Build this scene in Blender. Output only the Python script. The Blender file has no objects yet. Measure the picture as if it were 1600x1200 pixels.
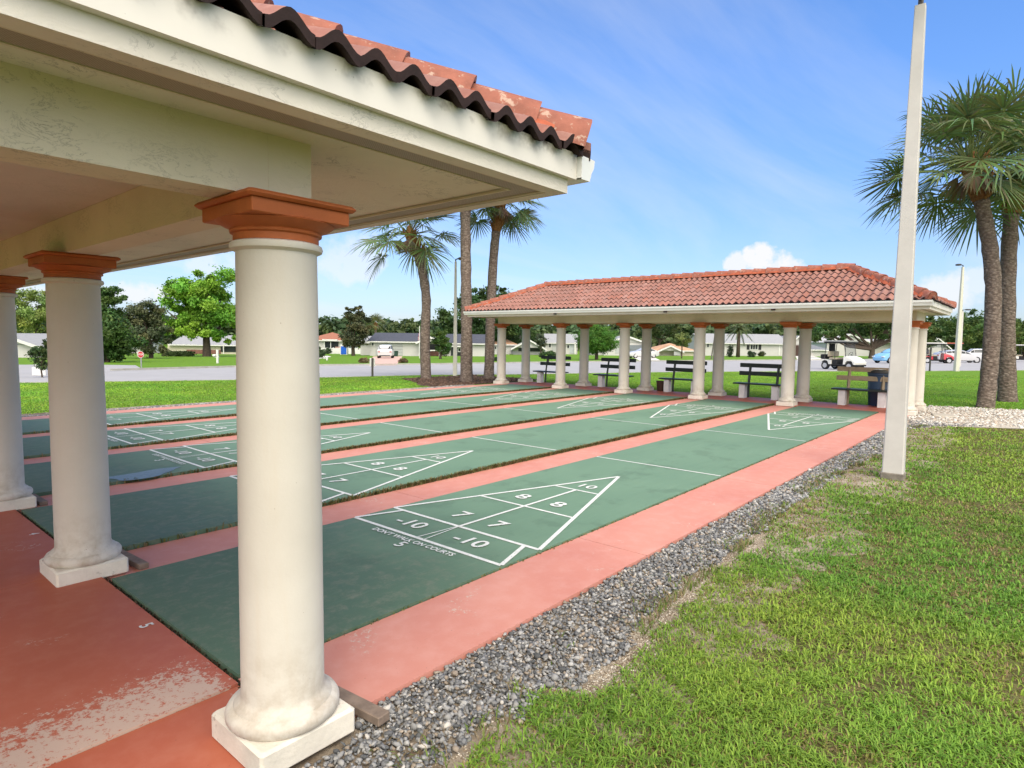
import bpy, math, random
import numpy as np
from mathutils import Vector, Matrix
random.seed(7)
RNG = np.random.default_rng(11)
R = math.radians
S = bpy.context.scene
COL = S.collection

# ------------------------------------------------------------------ camera
CAM = np.array([-1.3829, -2.936, 1.6793])
YAW, PITCH, ROLL, FPX = 0.7054, 0.0740, 0.0126, 968.84
_fw = np.array([math.cos(YAW)*math.cos(PITCH), math.sin(YAW)*math.cos(PITCH), -math.sin(PITCH)])
_rt = np.array([math.sin(YAW), -math.cos(YAW), 0.0])
_up = np.cross(_rt, _fw)
RT = math.cos(ROLL)*_rt + math.sin(ROLL)*_up
UP = -math.sin(ROLL)*_rt + math.cos(ROLL)*_up
cam = bpy.data.cameras.new('camera')
cam.sensor_width = 36.0
cam.lens = FPX/1600*36.0
cam.clip_start = 0.05
cam.clip_end = 3000
co = bpy.data.objects.new('camera', cam)
COL.objects.link(co)
m = Matrix.Identity(4)
for i in range(3):
    m[i][0] = RT[i]; m[i][1] = UP[i]; m[i][2] = -_fw[i]; m[i][3] = CAM[i]
co.matrix_world = m
S.camera = co

# ------------------------------------------------------------------ terrain
SLOPE = 0.017
N_ROAD = (0.47, 0.88)          # across the road
D_ROAD = (0.88, -0.47)         # along the road
def terrain(x, y):
    s = N_ROAD[0]*x + N_ROAD[1]*y
    return -0.06 - SLOPE*max(0.0, min(s, 140.0) - 22.0)
def ray(u, v):
    return _fw + RT*(u-800)/FPX - UP*(v-600)/FPX
def at(u, v):
    """ground point seen at a photo position, and its depth"""
    d = ray(u, v); lo, hi = 0.5, 700.0
    for _ in range(60):
        t = (lo+hi)/2; p = CAM + d*t
        if p[2] > terrain(p[0], p[1]): lo = t
        else: hi = t
    p = CAM + d*lo
    return (p[0], p[1], terrain(p[0], p[1])), lo
def depth_at(u, depth):
    """ground point in the direction of a photo column at a given depth"""
    d = ray(u, 545); p = CAM + d*depth
    return (p[0], p[1], terrain(p[0], p[1]))

# ------------------------------------------------------------------ materials
MATS = {}
def nodes(name):
    mt = bpy.data.materials.new(name); mt.use_nodes = True
    nt = mt.node_tree; b = nt.nodes['Principled BSDF']
    return mt, nt, b
def N(nt, typ, **kw):
    n = nt.nodes.new(typ)
    for k, v in kw.items():
        if k in n.inputs.keys() if hasattr(n.inputs, 'keys') else False: n.inputs[k].default_value = v
        else: setattr(n, k, v)
    return n
def noise(nt, scale, detail=5, rough=.6, vec=None):
    n = nt.nodes.new('ShaderNodeTexNoise')
    n.inputs['Scale'].default_value = scale; n.inputs['Detail'].default_value = detail
    n.inputs['Roughness'].default_value = rough
    if vec is not None: nt.links.new(vec, n.inputs['Vector'])
    return n
def ramp(nt, src, a, b, ca=(0,0,0,1), cb=(1,1,1,1)):
    r = nt.nodes.new('ShaderNodeValToRGB')
    r.color_ramp.elements[0].position = a; r.color_ramp.elements[1].position = b
    r.color_ramp.elements[0].color = ca; r.color_ramp.elements[1].color = cb
    nt.links.new(src, r.inputs['Fac'])
    return r
def mix(nt, fac, a, b, blend='MIX'):
    n = nt.nodes.new('ShaderNodeMix'); n.data_type = 'RGBA'; n.blend_type = blend
    for idx, v in ((0, fac), (6, a), (7, b)):
        if hasattr(v, 'is_output'): nt.links.new(v, n.inputs[idx])
        elif idx == 0: n.inputs[0].default_value = v
        else: n.inputs[idx].default_value = (*v, 1) if len(v) == 3 else v
    return n.outputs[2]
def math_(nt, op, a, b=0.0, clamp=False):
    n = nt.nodes.new('ShaderNodeMath'); n.operation = op; n.use_clamp = clamp
    for i, v in enumerate((a, b)):
        if hasattr(v, 'is_output'): nt.links.new(v, n.inputs[i])
        else: n.inputs[i].default_value = v
    return n.outputs[0]
def pos(nt):
    return nt.nodes.new('ShaderNodeNewGeometry').outputs['Position']
def bump(nt, b, h, strength, dist=.01):
    n = nt.nodes.new('ShaderNodeBump'); n.inputs['Strength'].default_value = strength
    n.inputs['Distance'].default_value = dist
    nt.links.new(h, n.inputs['Height']); nt.links.new(n.outputs[0], b.inputs['Normal'])
    return n
def sc(c, k): return tuple(max(0, min(1, x*k)) for x in c)
def mat(name, col, rough=.6, var=.15, scale=3., bmp=0., bscale=40., bdist=.005, spec=.35, metal=0., spots=None, coord='world'):
    if name in MATS: return MATS[name]
    mt, nt, b = nodes(name)
    p = pos(nt) if coord == 'world' else nt.nodes.new('ShaderNodeTexCoord').outputs['Object']
    n1 = noise(nt, scale, 6, .65, p)
    c = mix(nt, ramp(nt, n1.outputs[0], .3, .7).outputs[0], sc(col, 1-var), sc(col, 1+var))
    if spots:      # (colour, scale, threshold)
        n3 = noise(nt, spots[1], 8, .7, p)
        c = mix(nt, ramp(nt, n3.outputs[0], spots[2], spots[2]+.06).outputs[0], c, spots[0])
    nt.links.new(c, b.inputs['Base Color'])
    b.inputs['Roughness'].default_value = rough
    b.inputs['Specular IOR Level'].default_value = spec
    b.inputs['Metallic'].default_value = metal
    if bmp:
        n2 = noise(nt, bscale, 6, .6, p)
        bump(nt, b, n2.outputs[0], bmp, bdist)
    MATS[name] = mt
    return mt
def attr_mat(name, rough=.6, trans=0.0, gain=1.0, spec=.25, bmp=0.0, bscale=60):
    """colour comes from the per-piece 'tint' attribute"""
    mt, nt, b = nodes(name)
    a = nt.nodes.new('ShaderNodeAttribute'); a.attribute_name = 'tint'
    nt.links.new(a.outputs['Color'], b.inputs['Base Color'])
    b.inputs['Roughness'].default_value = rough
    b.inputs['Specular IOR Level'].default_value = spec
    if bmp:
        n2 = noise(nt, bscale, 5, .6, pos(nt)); bump(nt, b, n2.outputs[0], bmp, .005)
    if trans:
        t = nt.nodes.new('ShaderNodeBsdfTranslucent')
        nt.links.new(a.outputs['Color'], t.inputs['Color'])
        mx = nt.nodes.new('ShaderNodeMixShader'); mx.inputs[0].default_value = trans
        out = nt.nodes['Material Output']
        nt.links.new(b.outputs[0], mx.inputs[1]); nt.links.new(t.outputs[0], mx.inputs[2])
        nt.links.new(mx.outputs[0], out.inputs['Surface'])
    MATS[name] = mt
    return mt

# ------------------------------------------------------------------ mesh tools
class MB:
    def __init__(self): self.v = []; self.f = []; self.m = []; self.mi = 0
    def add(self, vs, fs):
        o = len(self.v); self.v += [tuple(p) for p in vs]
        for f in fs: self.f.append(tuple(i+o for i in f)); self.m.append(self.mi)
        return self
    def box(self, x0, x1, y0, y1, z0, z1, M=None):
        vs = [(x, y, z) for z in (z0, z1) for y in (y0, y1) for x in (x0, x1)]
        if M is not None: vs = [tuple(M @ Vector(p)) for p in vs]
        return self.add(vs, [(0,2,3,1),(4,5,7,6),(0,1,5,4),(2,6,7,3),(0,4,6,2),(1,3,7,5)])
    def bbox(self, x0, x1, y0, y1, z0, z1, r=.01, M=None):
        """box with bevelled edges"""
        r = min(r, (x1-x0)*.45, (y1-y0)*.45, (z1-z0)*.45)
        rings = []
        for z, k in ((z0, r), (z0+r, 0), (z1-r, 0), (z1, r)):
            a, b_, c, d = x0+k, x1-k, y0+k, y1-k
            rings.append([(a+r,c,z),(b_-r,c,z),(b_,c+r,z),(b_,d-r,z),(b_-r,d,z),(a+r,d,z),(a,d-r,z),(a,c+r,z)])
        vs = [p for q in rings for p in q]
        if M is not None: vs = [tuple(M @ Vector(p)) for p in vs]
        fs = []
        for k in range(3):
            for i in range(8):
                j = (i+1) % 8
                fs.append((k*8+i, k*8+j, k*8+8+j, k*8+8+i))
        fs.append(tuple(range(7, -1, -1))); fs.append(tuple(range(24, 32)))
        return self.add(vs, fs)
    def lathe(self, prof, n=24, c=(0,0,0), caps=True, sq=None):
        vs = []
        for r, z in prof:
            for i in range(n):
                a = 2*math.pi*i/n
                vs.append((c[0]+r*math.cos(a), c[1]+r*math.sin(a), c[2]+z))
        fs = []
        for k in range(len(prof)-1):
            for i in range(n):
                j = (i+1) % n
                fs.append((k*n+i, k*n+j, k*n+n+j, k*n+n+i))
        if caps:
            fs.append(tuple(range(n-1, -1, -1))); fs.append(tuple(range((len(prof)-1)*n, len(prof)*n)))
        return self.add(vs, fs)
    def tube(self, pts, rad, n=8, caps=True, jit=0.0):
        pts = [Vector(p) for p in pts]
        if not hasattr(rad, '__len__'): rad = [rad]*len(pts)
        vs = []; ref = Vector((0.13, 1, .07))
        for k, p in enumerate(pts):
            t = (pts[min(k+1, len(pts)-1)] - pts[max(k-1, 0)]).normalized()
            a = t.cross(ref)
            if a.length < .1: a = t.cross(Vector((1, 0, 0)))
            a.normalize(); b = t.cross(a)
            for i in range(n):
                an = 2*math.pi*i/n
                r = rad[k]*(1+(random.uniform(-jit, jit) if jit else 0))
                vs.append(p + a*math.cos(an)*r + b*math.sin(an)*r)
        fs = []
        for k in range(len(pts)-1):
            for i in range(n):
                j = (i+1) % n
                fs.append((k*n+i, k*n+j, k*n+n+j, k*n+n+i))
        if caps:
            fs.append(tuple(range(n-1, -1, -1))); fs.append(tuple(range((len(pts)-1)*n, len(pts)*n)))
        return self.add(vs, fs)
    def prism(self, poly, z0, z1):
        n = len(poly)
        vs = [(x, y, z0) for x, y in poly] + [(x, y, z1) for x, y in poly]
        fs = [tuple(range(n-1, -1, -1)), tuple(range(n, 2*n))]
        fs += [(i, (i+1) % n, n+(i+1) % n, n+i) for i in range(n)]
        return self.add(vs, fs)
    def build(self, name, mats, parent=None, smooth=False, loc=None):
        me = bpy.data.meshes.new(name)
        me.from_pydata(self.v, [], self.f)
        if not isinstance(mats, (list, tuple)): mats = [mats]
        for mm in mats: me.materials.append(mm)
        if len(mats) > 1: me.polygons.foreach_set('material_index', self.m)
        if smooth: shade(me, smooth)
        me.update()
        return link(name, me, parent, loc)
def shade(me, angle):
    me.polygons.foreach_set('use_smooth', [True]*len(me.polygons))
    if angle is not True:
        try: me.set_sharp_from_angle(angle=R(angle))
        except Exception: pass
def link(name, me, parent=None, loc=None):
    o = bpy.data.objects.new(name, me); COL.objects.link(o)
    if parent is not None: o.parent = parent
    if loc is not None: o.location = loc
    return o
def np_mesh(name, V, F, mats, tint=None, smooth=False, parent=None):
    """mesh from arrays: V (n,3), F (m,k) or list of such arrays"""
    me = bpy.data.meshes.new(name)
    Fs = F if isinstance(F, list) else [F]
    nl = sum(f.size for f in Fs); nf = sum(len(f) for f in Fs)
    me.vertices.add(len(V)); me.vertices.foreach_set('co', np.ascontiguousarray(V, dtype=np.float32).ravel())
    me.loops.add(nl); me.loops.foreach_set('vertex_index', np.concatenate([f.ravel() for f in Fs]).astype(np.int32))
    me.polygons.add(nf)
    tot = np.concatenate([np.full(len(f), f.shape[1]) for f in Fs])
    st = np.concatenate([[0], np.cumsum(tot)[:-1]])
    me.polygons.foreach_set('loop_start', st.astype(np.int32))
    if smooth: me.polygons.foreach_set('use_smooth', np.ones(nf, dtype=bool))
    for mm in (mats if isinstance(mats, (list, tuple)) else [mats]): me.materials.append(mm)
    if tint is not None:
        a = me.attributes.new('tint', 'FLOAT_COLOR', 'POINT')
        c = np.ones((len(V), 4), dtype=np.float32); c[:, :3] = tint
        a.data.foreach_set('color', c.ravel())
    me.update(calc_edges=True); me.validate()
    return link(name, me, parent)
def thing(name, label, cat, loc=(0,0,0), rz=0., group=None):
    o = bpy.data.objects.new(name, None); COL.objects.link(o)
    o.location = loc; o.rotation_euler = (0, 0, rz); o.empty_display_size = .2
    return tag(o, label, cat, group)
def tag(o, label, cat, group=None):
    o['label'] = label; o['category'] = cat
    if group: o['group'] = group
    return o
def kind(o, k, label=None):
    o['kind'] = k
    if label: o['label'] = label
    return o
def kids(o): return [c for c in bpy.data.objects if c.parent == o]
def copy_tree(o, parent=None):
    c = o.copy(); COL.objects.link(c)
    c.parent = parent
    for ch in kids(o): copy_tree(ch, c)
    return c
_dg = None
def text_mb(mb, s, size, cx, cy, z, rot, bold=.03, align='CENTER', stretch=1.0):
    """outline of a piece of lettering laid flat, added to mb; rot 0: reads with its up towards +x"""
    cu = bpy.data.curves.new('lettering', 'FONT'); cu.body = s; cu.size = size; cu.offset = bold*size
    cu.align_x = align; cu.align_y = 'CENTER'; cu.resolution_u = 4
    o = bpy.data.objects.new('lettering', cu); COL.objects.link(o)
    dg = bpy.context.evaluated_depsgraph_get()
    me = bpy.data.meshes.new_from_object(o.evaluated_get(dg))
    vs = []
    for v in me.vertices:
        tx, ty = v.co.x*stretch, v.co.y
        x, y = ty, -tx                      # letter-up = +x, letter-right = -y
        if rot: x, y = -x, -y
        vs.append((cx+x, cy+y, z))
    mb.add(vs, [tuple(p.vertices) for p in me.polygons])
    bpy.data.objects.remove(o); bpy.data.meshes.remove(me); bpy.data.curves.remove(cu)

# ------------------------------------------------------------------ particular materials
def stucco(name, col, crack=.35, rough=.75):
    mt, nt, b = nodes(name); p = pos(nt)
    big = noise(nt, 1.3, 5, .6, p)
    c = mix(nt, ramp(nt, big.outputs[0], .35, .7).outputs[0], sc(col, .9), sc(col, 1.06))
    mp = nt.nodes.new('ShaderNodeMapping'); mp.inputs['Scale'].default_value = (1, 1, 2.2); nt.links.new(p, mp.inputs[0])
    n = noise(nt, 8, 9, .70, mp.outputs[0]); n.inputs['Distortion'].default_value = .7
    d = math_(nt, 'ABSOLUTE', math_(nt, 'SUBTRACT', n.outputs[0], .5))
    line = ramp(nt, d, .0, .012, (1,1,1,1), (0,0,0,1))
    mk = noise(nt, 3.3, 3, .5, p)
    mask = ramp(nt, mk.outputs[0], .50, .64)
    f = math_(nt, 'MULTIPLY', math_(nt, 'MULTIPLY', line.outputs[0], mask.outputs[0]), crack)
    c = mix(nt, f, c, sc(col, .22))
    nt.links.new(c, b.inputs['Base Color']); b.inputs['Roughness'].default_value = rough
    b.inputs['Specular IOR Level'].default_value = .25
    fine = noise(nt, 45, 6, .6, p)
    h = math_(nt, 'ADD', math_(nt, 'MULTIPLY', fine.outputs[0], .35), math_(nt, 'MULTIPLY', math_(nt, 'SMOOTH_MIN', d, .08), 6))
    bump(nt, b, h, .35, .006)
    return mt
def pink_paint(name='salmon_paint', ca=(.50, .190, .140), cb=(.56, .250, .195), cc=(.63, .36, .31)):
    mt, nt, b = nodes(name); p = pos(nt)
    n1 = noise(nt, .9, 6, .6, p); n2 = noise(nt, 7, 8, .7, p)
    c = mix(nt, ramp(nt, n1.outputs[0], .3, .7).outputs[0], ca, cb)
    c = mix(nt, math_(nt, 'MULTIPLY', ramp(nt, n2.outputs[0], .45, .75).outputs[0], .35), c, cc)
    # scuffs where the paint has gone
    sc1 = noise(nt, 2.2, 3, .5, p); sc2 = noise(nt, 40, 6, .75, p)
    f = math_(nt, 'MULTIPLY', ramp(nt, sc1.outputs[0], .60, .70).outputs[0], ramp(nt, sc2.outputs[0], .56, .60).outputs[0])
    # the large peeled patch on the slab under the pavilion
    sp = nt.nodes.new('ShaderNodeSeparateXYZ'); nt.links.new(p, sp.inputs[0])
    x, y = sp.outputs[0], sp.outputs[1]
    wob = noise(nt, 5, 4, .6, p)
    yy = math_(nt, 'ADD', y, math_(nt, 'MULTIPLY', math_(nt, 'SUBTRACT', wob.outputs[0], .5), .25))
    def win(v, a0, a1, b0, b1):
        u = nt.nodes.new('ShaderNodeMapRange'); u.interpolation_type = 'SMOOTHSTEP'
        nt.links.new(v, u.inputs[0]); u.inputs[1].default_value = a0; u.inputs[2].default_value = a1
        w = nt.nodes.new('ShaderNodeMapRange'); w.interpolation_type = 'SMOOTHSTEP'
        nt.links.new(v, w.inputs[0]); w.inputs[1].default_value = b0; w.inputs[2].default_value = b1
        w.inputs[3].default_value = 1; w.inputs[4].default_value = 0
        return math_(nt, 'MULTIPLY', u.outputs[0], w.outputs[0])
    patch = math_(nt, 'MULTIPLY', win(y, -.058, -.052, 5, 6), win(yy, -1, -.9, .06, .50))
    patch = math_(nt, 'MULTIPLY', patch, win(x, -3, -2.9, -.16, .02))
    flake = noise(nt, 34, 9, .78, p)
    thr = math_(nt, 'ADD', flake.outputs[0], math_(nt, 'MULTIPLY', patch, .20))
    pf = math_(nt, 'MULTIPLY', ramp(nt, thr, .61, .645).outputs[0], ramp(nt, patch, .02, .12).outputs[0])
    f = math_(nt, 'MAXIMUM', math_(nt, 'MULTIPLY', f, .8), math_(nt, 'MULTIPLY', pf, .68))
    c = mix(nt, f, c, (.52, .46, .38))
    dk = noise(nt, 90, 3, .5, p)
    c = mix(nt, math_(nt, 'MULTIPLY', ramp(nt, dk.outputs[0], .72, .75).outputs[0], .5), c, (.08, .06, .05))
    nt.links.new(c, b.inputs['Base Color'])
    rr = ramp(nt, n1.outputs[0], .35, .65, (.5,.5,.5,1), (.7,.7,.7,1)); nt.links.new(rr.outputs[0], b.inputs['Roughness'])
    b.inputs['Specular IOR Level'].default_value = .25
    bn = noise(nt, 120, 4, .6, p); bump(nt, b, bn.outputs[0], .12, .003)
    return mt
def green_paint():
    mt, nt, b = nodes('green_court_paint'); p = pos(nt)
    n1 = noise(nt, .7, 6, .6, p); n2 = noise(nt, 9, 8, .75, p); n3 = noise(nt, 160, 3, .6, p)
    mp = nt.nodes.new('ShaderNodeMapping'); mp.inputs['Scale'].default_value = (.35, 3, 1); nt.links.new(p, mp.inputs[0])
    st = noise(nt, 4, 6, .7, mp.outputs[0])
    c = mix(nt, ramp(nt, n1.outputs[0], .3, .7).outputs[0], (.112, .196, .124), (.142, .236, .156))
    c = mix(nt, math_(nt, 'MULTIPLY', ramp(nt, st.outputs[0], .45, .75).outputs[0], .3), c, (.165, .270, .180))
    # roof shade painted into both ends; the near end also wet, worn and dirty
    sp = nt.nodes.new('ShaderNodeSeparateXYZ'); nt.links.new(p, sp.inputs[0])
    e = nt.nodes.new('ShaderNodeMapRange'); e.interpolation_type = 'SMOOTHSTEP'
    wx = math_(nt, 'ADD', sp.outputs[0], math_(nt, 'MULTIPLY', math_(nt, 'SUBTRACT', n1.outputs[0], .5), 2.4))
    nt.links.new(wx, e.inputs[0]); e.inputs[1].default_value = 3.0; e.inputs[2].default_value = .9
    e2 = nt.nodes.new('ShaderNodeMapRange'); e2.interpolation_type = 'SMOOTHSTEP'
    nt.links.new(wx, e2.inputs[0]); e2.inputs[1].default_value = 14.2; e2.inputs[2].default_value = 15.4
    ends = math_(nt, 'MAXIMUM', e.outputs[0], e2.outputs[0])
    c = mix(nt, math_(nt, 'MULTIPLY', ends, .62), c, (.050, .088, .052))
    dust = math_(nt, 'MULTIPLY', math_(nt, 'MULTIPLY', ramp(nt, n2.outputs[0], .48, .68).outputs[0], e.outputs[0]), .62)
    c = mix(nt, dust, c, (.19, .195, .14))
    mw = nt.nodes.new('ShaderNodeMapping'); mw.inputs['Scale'].default_value = (.22, 5, 1); nt.links.new(p, mw.inputs[0])
    sl = noise(nt, 3.2, 7, .75, mw.outputs[0])        # scuffs from sliding discs
    c = mix(nt, math_(nt, 'MULTIPLY', ramp(nt, sl.outputs[0], .56, .72).outputs[0], .34), c, (.19, .27, .19))
    sd_ = noise(nt, 1.7, 6, .65, p)                   # old water stains
    c = mix(nt, math_(nt, 'MULTIPLY', ramp(nt, sd_.outputs[0], .55, .62).outputs[0], .28), c, (.055, .095, .06))
    c = mix(nt, math_(nt, 'MULTIPLY', ramp(nt, n3.outputs[0], .62, .7).outputs[0], .35), c, (.22, .27, .2))
    nt.links.new(c, b.inputs['Base Color'])
    rr = ramp(nt, n1.outputs[0], .3, .7, (.6,.6,.6,1), (.75,.75,.75,1)); nt.links.new(rr.outputs[0], b.inputs['Roughness'])
    b.inputs['Specular IOR Level'].default_value = .35
    bump(nt, b, n3.outputs[0], .18, .003)
    return mt
def tile_mat():
    mt, nt, b = nodes('clay_tile'); p = pos(nt)
    a = nt.nodes.new('ShaderNodeAttribute'); a.attribute_name = 'tint'
    n1 = noise(nt, 14, 7, .7, p); n2 = noise(nt, 1.2, 4, .6, p); n3 = noise(nt, 60, 5, .7, p)
    c = mix(nt, math_(nt, 'MULTIPLY', ramp(nt, n1.outputs[0], .4, .75).outputs[0], .32), a.outputs['Color'], (.52, .33, .27))
    c = mix(nt, math_(nt, 'MULTIPLY', ramp(nt, n2.outputs[0], .45, .7).outputs[0], .45), c, (.15, .075, .06))
    c = mix(nt, math_(nt, 'MULTIPLY', ramp(nt, n3.outputs[0], .6, .75).outputs[0], .5), c, (.09, .05, .045))
    nt.links.new(c, b.inputs['Base Color']); b.inputs['Roughness'].default_value = .7
    b.inputs['Specular IOR Level'].default_value = .25
    bump(nt, b, n3.outputs[0], .3, .004)
    return mt
M_COLUMN = mat('column_paint', (.77, .655, .50), .55, .05, 1.5, .12, 90, .004, .3, spots=((.35, .27, .18), 30, .735))
def column_mat():
    mt, nt, b = nodes('column_paint_weathered'); p = pos(nt)
    n1 = noise(nt, 1.4, 6, .65, p); n2 = noise(nt, 9, 6, .7, p); n3 = noise(nt, 34, 3, .6, p)
    c = mix(nt, ramp(nt, n1.outputs[0], .3, .7).outputs[0], (.535, .495, .43), (.605, .565, .495))
    mp = nt.nodes.new('ShaderNodeMapping'); mp.inputs['Scale'].default_value = (9, 9, .7); nt.links.new(p, mp.inputs[0])
    st = noise(nt, 1.6, 6, .7, mp.outputs[0])
    c = mix(nt, math_(nt, 'MULTIPLY', ramp(nt, st.outputs[0], .5, .78).outputs[0], .22), c, (.55, .44, .31))
    sp = nt.nodes.new('ShaderNodeSeparateXYZ'); nt.links.new(p, sp.inputs[0])
    dz = nt.nodes.new('ShaderNodeMapRange'); nt.links.new(sp.outputs[2], dz.inputs[0])
    dz.inputs[1].default_value = .50; dz.inputs[2].default_value = .06
    c = mix(nt, math_(nt, 'MULTIPLY', math_(nt, 'MULTIPLY', dz.outputs[0], ramp(nt, n2.outputs[0], .42, .66).outputs[0]), .75), c, (.33, .26, .185))
    c = mix(nt, math_(nt, 'MULTIPLY', ramp(nt, n3.outputs[0], .745, .765).outputs[0], .8), c, (.26, .19, .13))
    nt.links.new(c, b.inputs['Base Color']); b.inputs['Roughness'].default_value = .6; b.inputs['Specular IOR Level'].default_value = .25
    fb_ = noise(nt, 70, 5, .6, p)
    bump(nt, b, math_(nt, 'ADD', fb_.outputs[0], math_(nt, 'MULTIPLY', n2.outputs[0], 1.5)), .2, .004)
    return mt
M_COLUMN = column_mat()
M_PLINTH = mat('plinth_paint', (.66, .61, .52), .7, .12, 5, .5, 35, .008, .25, spots=((.36, .31, .25), 8, .62))
M_CAP = mat('terracotta_paint', (.40, .108, .030), .6, .16, 5, .25, 45, .005, .3, spots=((.20, .06, .025), 26, .70))
M_BEAM = stucco('beam_stucco', (.64, .57, .44), .75)
M_SOFFIT = stucco('soffit_stucco', (.72, .67, .545), .9)
M_CEIL = stucco('ceiling_stucco', (.57, .555, .49), .35)
M_BAND = stucco('band_stucco', (.70, .65, .57), .7)
def fascia_mat():
    mt, nt, b = nodes('fascia_paint'); p = pos(nt)
    n1 = noise(nt, 1.6, 5, .6, p)
    c = mix(nt, ramp(nt, n1.outputs[0], .3, .7).outputs[0], (.70, .66, .60), (.755, .715, .65))
    sp = nt.nodes.new('ShaderNodeSeparateXYZ'); nt.links.new(p, sp.inputs[0])
    n2 = noise(nt, 7, 4, .6, p)
    up = nt.nodes.new('ShaderNodeMapRange'); nt.links.new(sp.outputs[2], up.inputs[0])
    up.inputs[1].default_value = 2.53; up.inputs[2].default_value = 2.605
    f = math_(nt, 'MULTIPLY', ramp(nt, n2.outputs[0], .52, .68).outputs[0], up.outputs[0])
    c = mix(nt, f, c, (.11, .09, .07))       # mildew that grows in patches along the top edge
    n3 = noise(nt, 60, 2, .5, p)
    c = mix(nt, ramp(nt, n3.outputs[0], .77, .79).outputs[0], c, (.15, .12, .09))
    nt.links.new(c, b.inputs['Base Color']); b.inputs['Roughness'].default_value = .5
    b.inputs['Specular IOR Level'].default_value = .3
    return mt
M_FASCIA = fascia_mat()
def vent_mat():
    mt, nt, b = nodes('vent_mesh'); p = pos(nt)
    ck = nt.nodes.new('ShaderNodeTexChecker'); ck.inputs['Scale'].default_value = 180
    nt.links.new(p, ck.inputs['Vector'])
    c = mix(nt, ck.outputs['Fac'], (.25, .20, .155), (.36, .30, .235))
    nt.links.new(c, b.inputs['Base Color']); b.inputs['Roughness'].default_value = .6
    return mt
M_VENT = vent_mat()
M_TILE = tile_mat()
M_TILE_EDGE = mat('mildew_shade_tile_edge', (.022, .010, .009), .8, .4, 12, .4, 50, .004)  # mildew stain and eave shadow painted together as one dark colour
M_RIDGE = mat('ridge_tile_clay', (.27, .095, .064), .7, .25, 9, .4, 50, .004, .25, spots=((.40, .27, .21), 14, .56))
M_MORTAR = mat('orange_mortar', (.34, .080, .036), .75, .25, 10, .4, 40, .005)
M_GUTTER = mat('gutter_metal', (.72, .72, .69), .35, .06, 2, 0, spec=.5)
M_GUTTER_IN = mat('gutter_inside', (.10, .10, .09), .6, .3, 8)
M_PINK = pink_paint()
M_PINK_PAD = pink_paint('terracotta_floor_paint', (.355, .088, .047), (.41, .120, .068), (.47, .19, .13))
M_GREEN = green_paint()
M_LINE = mat('court_line_paint', (.68, .68, .64), .55, .12, 12, 0, spots=((.20, .28, .21), 48, .585))
M_WOOD = mat('weathered_wood', (.20, .15, .115), .8, .3, 14, .4, 60, .004)
M_CONC = mat('bare_concrete', (.42, .38, .32), .8, .15, 8, .3, 60, .004)

# ------------------------------------------------------------------ pavilion
CP = 2.485; CW = 1.8288; CL = 15.85; YEND = 4*CP+CW
COLY = [-.56, 2.156, 4.641, 7.126, 9.611, YEND+.56]
YC = YEND/2
XB = -1.5
pav = thing('shuffleboard_pavilion', 'cream open pavilion whose soffit, fat corner column and red tile eave loom close up', 'pavilion', (0,0,0))

def make_column():
    sh = MB().lathe([(.19,.085),(.220,.088),(.229,.102),(.229,.126),(.219,.142),(.198,.150),(.193,.162),(.175,.174),(.167,.196),
                     (.165,.9),(.161,1.4),(.155,2.004),(.160,2.008),(.175,2.015),(.179,2.027),(.175,2.039),(.162,2.045)], 56)
    o = sh.build('column', M_COLUMN, None, 40)
    pl = MB().bbox(-.215,.215,-.215,.215,-.03,.086,.012).build('plinth', M_PLINTH, o, 30)
    cp = MB().lathe([(.158,2.043),(.163,2.046),(.163,2.072),(.174,2.077),(.176,2.084),(.172,2.089),(.182,2.096),(.205,2.106),(.226,2.120),(.205,2.130)], 48)
    cp.bbox(-.205,.205,-.205,.205,2.122,2.178,.004).bbox(-.228,.228,-.228,.228,2.176,2.2005,.010)
    cp.build('capital', M_CAP, o, 35)
    return o
c0 = make_column(); c0.parent = pav; c0.location = (-.07, COLY[0], 0)
for i, y in enumerate(COLY):
    for x in (-.07, XB):
        if (i, x) == (0, -.07): continue
        c = copy_tree(c0, pav); c.location = (x, y, 0); c.rotation_euler = (0, 0, random.choice((0, 1, 2, 3))*math.pi/2)
ZB, ZS = 2.2, 2.436
fb = MB().box(-.16,.02,COLY[0]-.112,COLY[-1]+.112,ZB,ZS); fb.build('front_beam', M_BEAM, pav)
MB().box(XB-.09,XB+.09,COLY[0]-.085,COLY[-1]+.085,ZB,ZS).build('rear_beam', M_BEAM, pav)
for y in (COLY[0], COLY[-1]):
    MB().box(XB+.09,-.16,y-(.110 if y < 0 else .085),y+(.085 if y < 0 else .110),ZB+.001,ZS).build('end_beam', M_BEAM, pav)
XF, XR = 1.235, -2.75
Y0, Y1 = -1.06, YEND+1.06
MB().box(XR+.04,XF-.04,Y0+.04,Y1-.04,ZS,ZS+.015).build('soffit', M_SOFFIT, pav)
MB().box(XB+.092,-.162,COLY[0]+.085,COLY[-1]-.085,ZS-.006,ZS-.001).build('ceiling', M_CEIL, pav)
def ring(o, w, z0, z1, off=0.0):
    """four butted boards round the roof edge: outer face pushed out by off, thickness w"""
    b = MB(); xa, xb, ya, yb = XR-off, XF+off, Y0-off, Y1+off
    b.box(xa, xb, ya, ya+w, z0, z1); b.box(xa, xb, yb-w, yb, z0, z1)
    b.box(xb-w, xb, ya+w, yb-w, z0, z1); b.box(xa, xa+w, ya+w, yb-w, z0, z1)
    return b
ring(0, .078, 2.414, 2.4835).build('stucco_band', M_BAND, pav)
ring(0, .033, 2.484, 2.612, .032).build('fascia_board', M_FASCIA, pav)
vb = ring(0, .105, ZS-.012, ZS-.002, -.098); vb.build('soffit_vent', M_VENT, pav)
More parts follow.
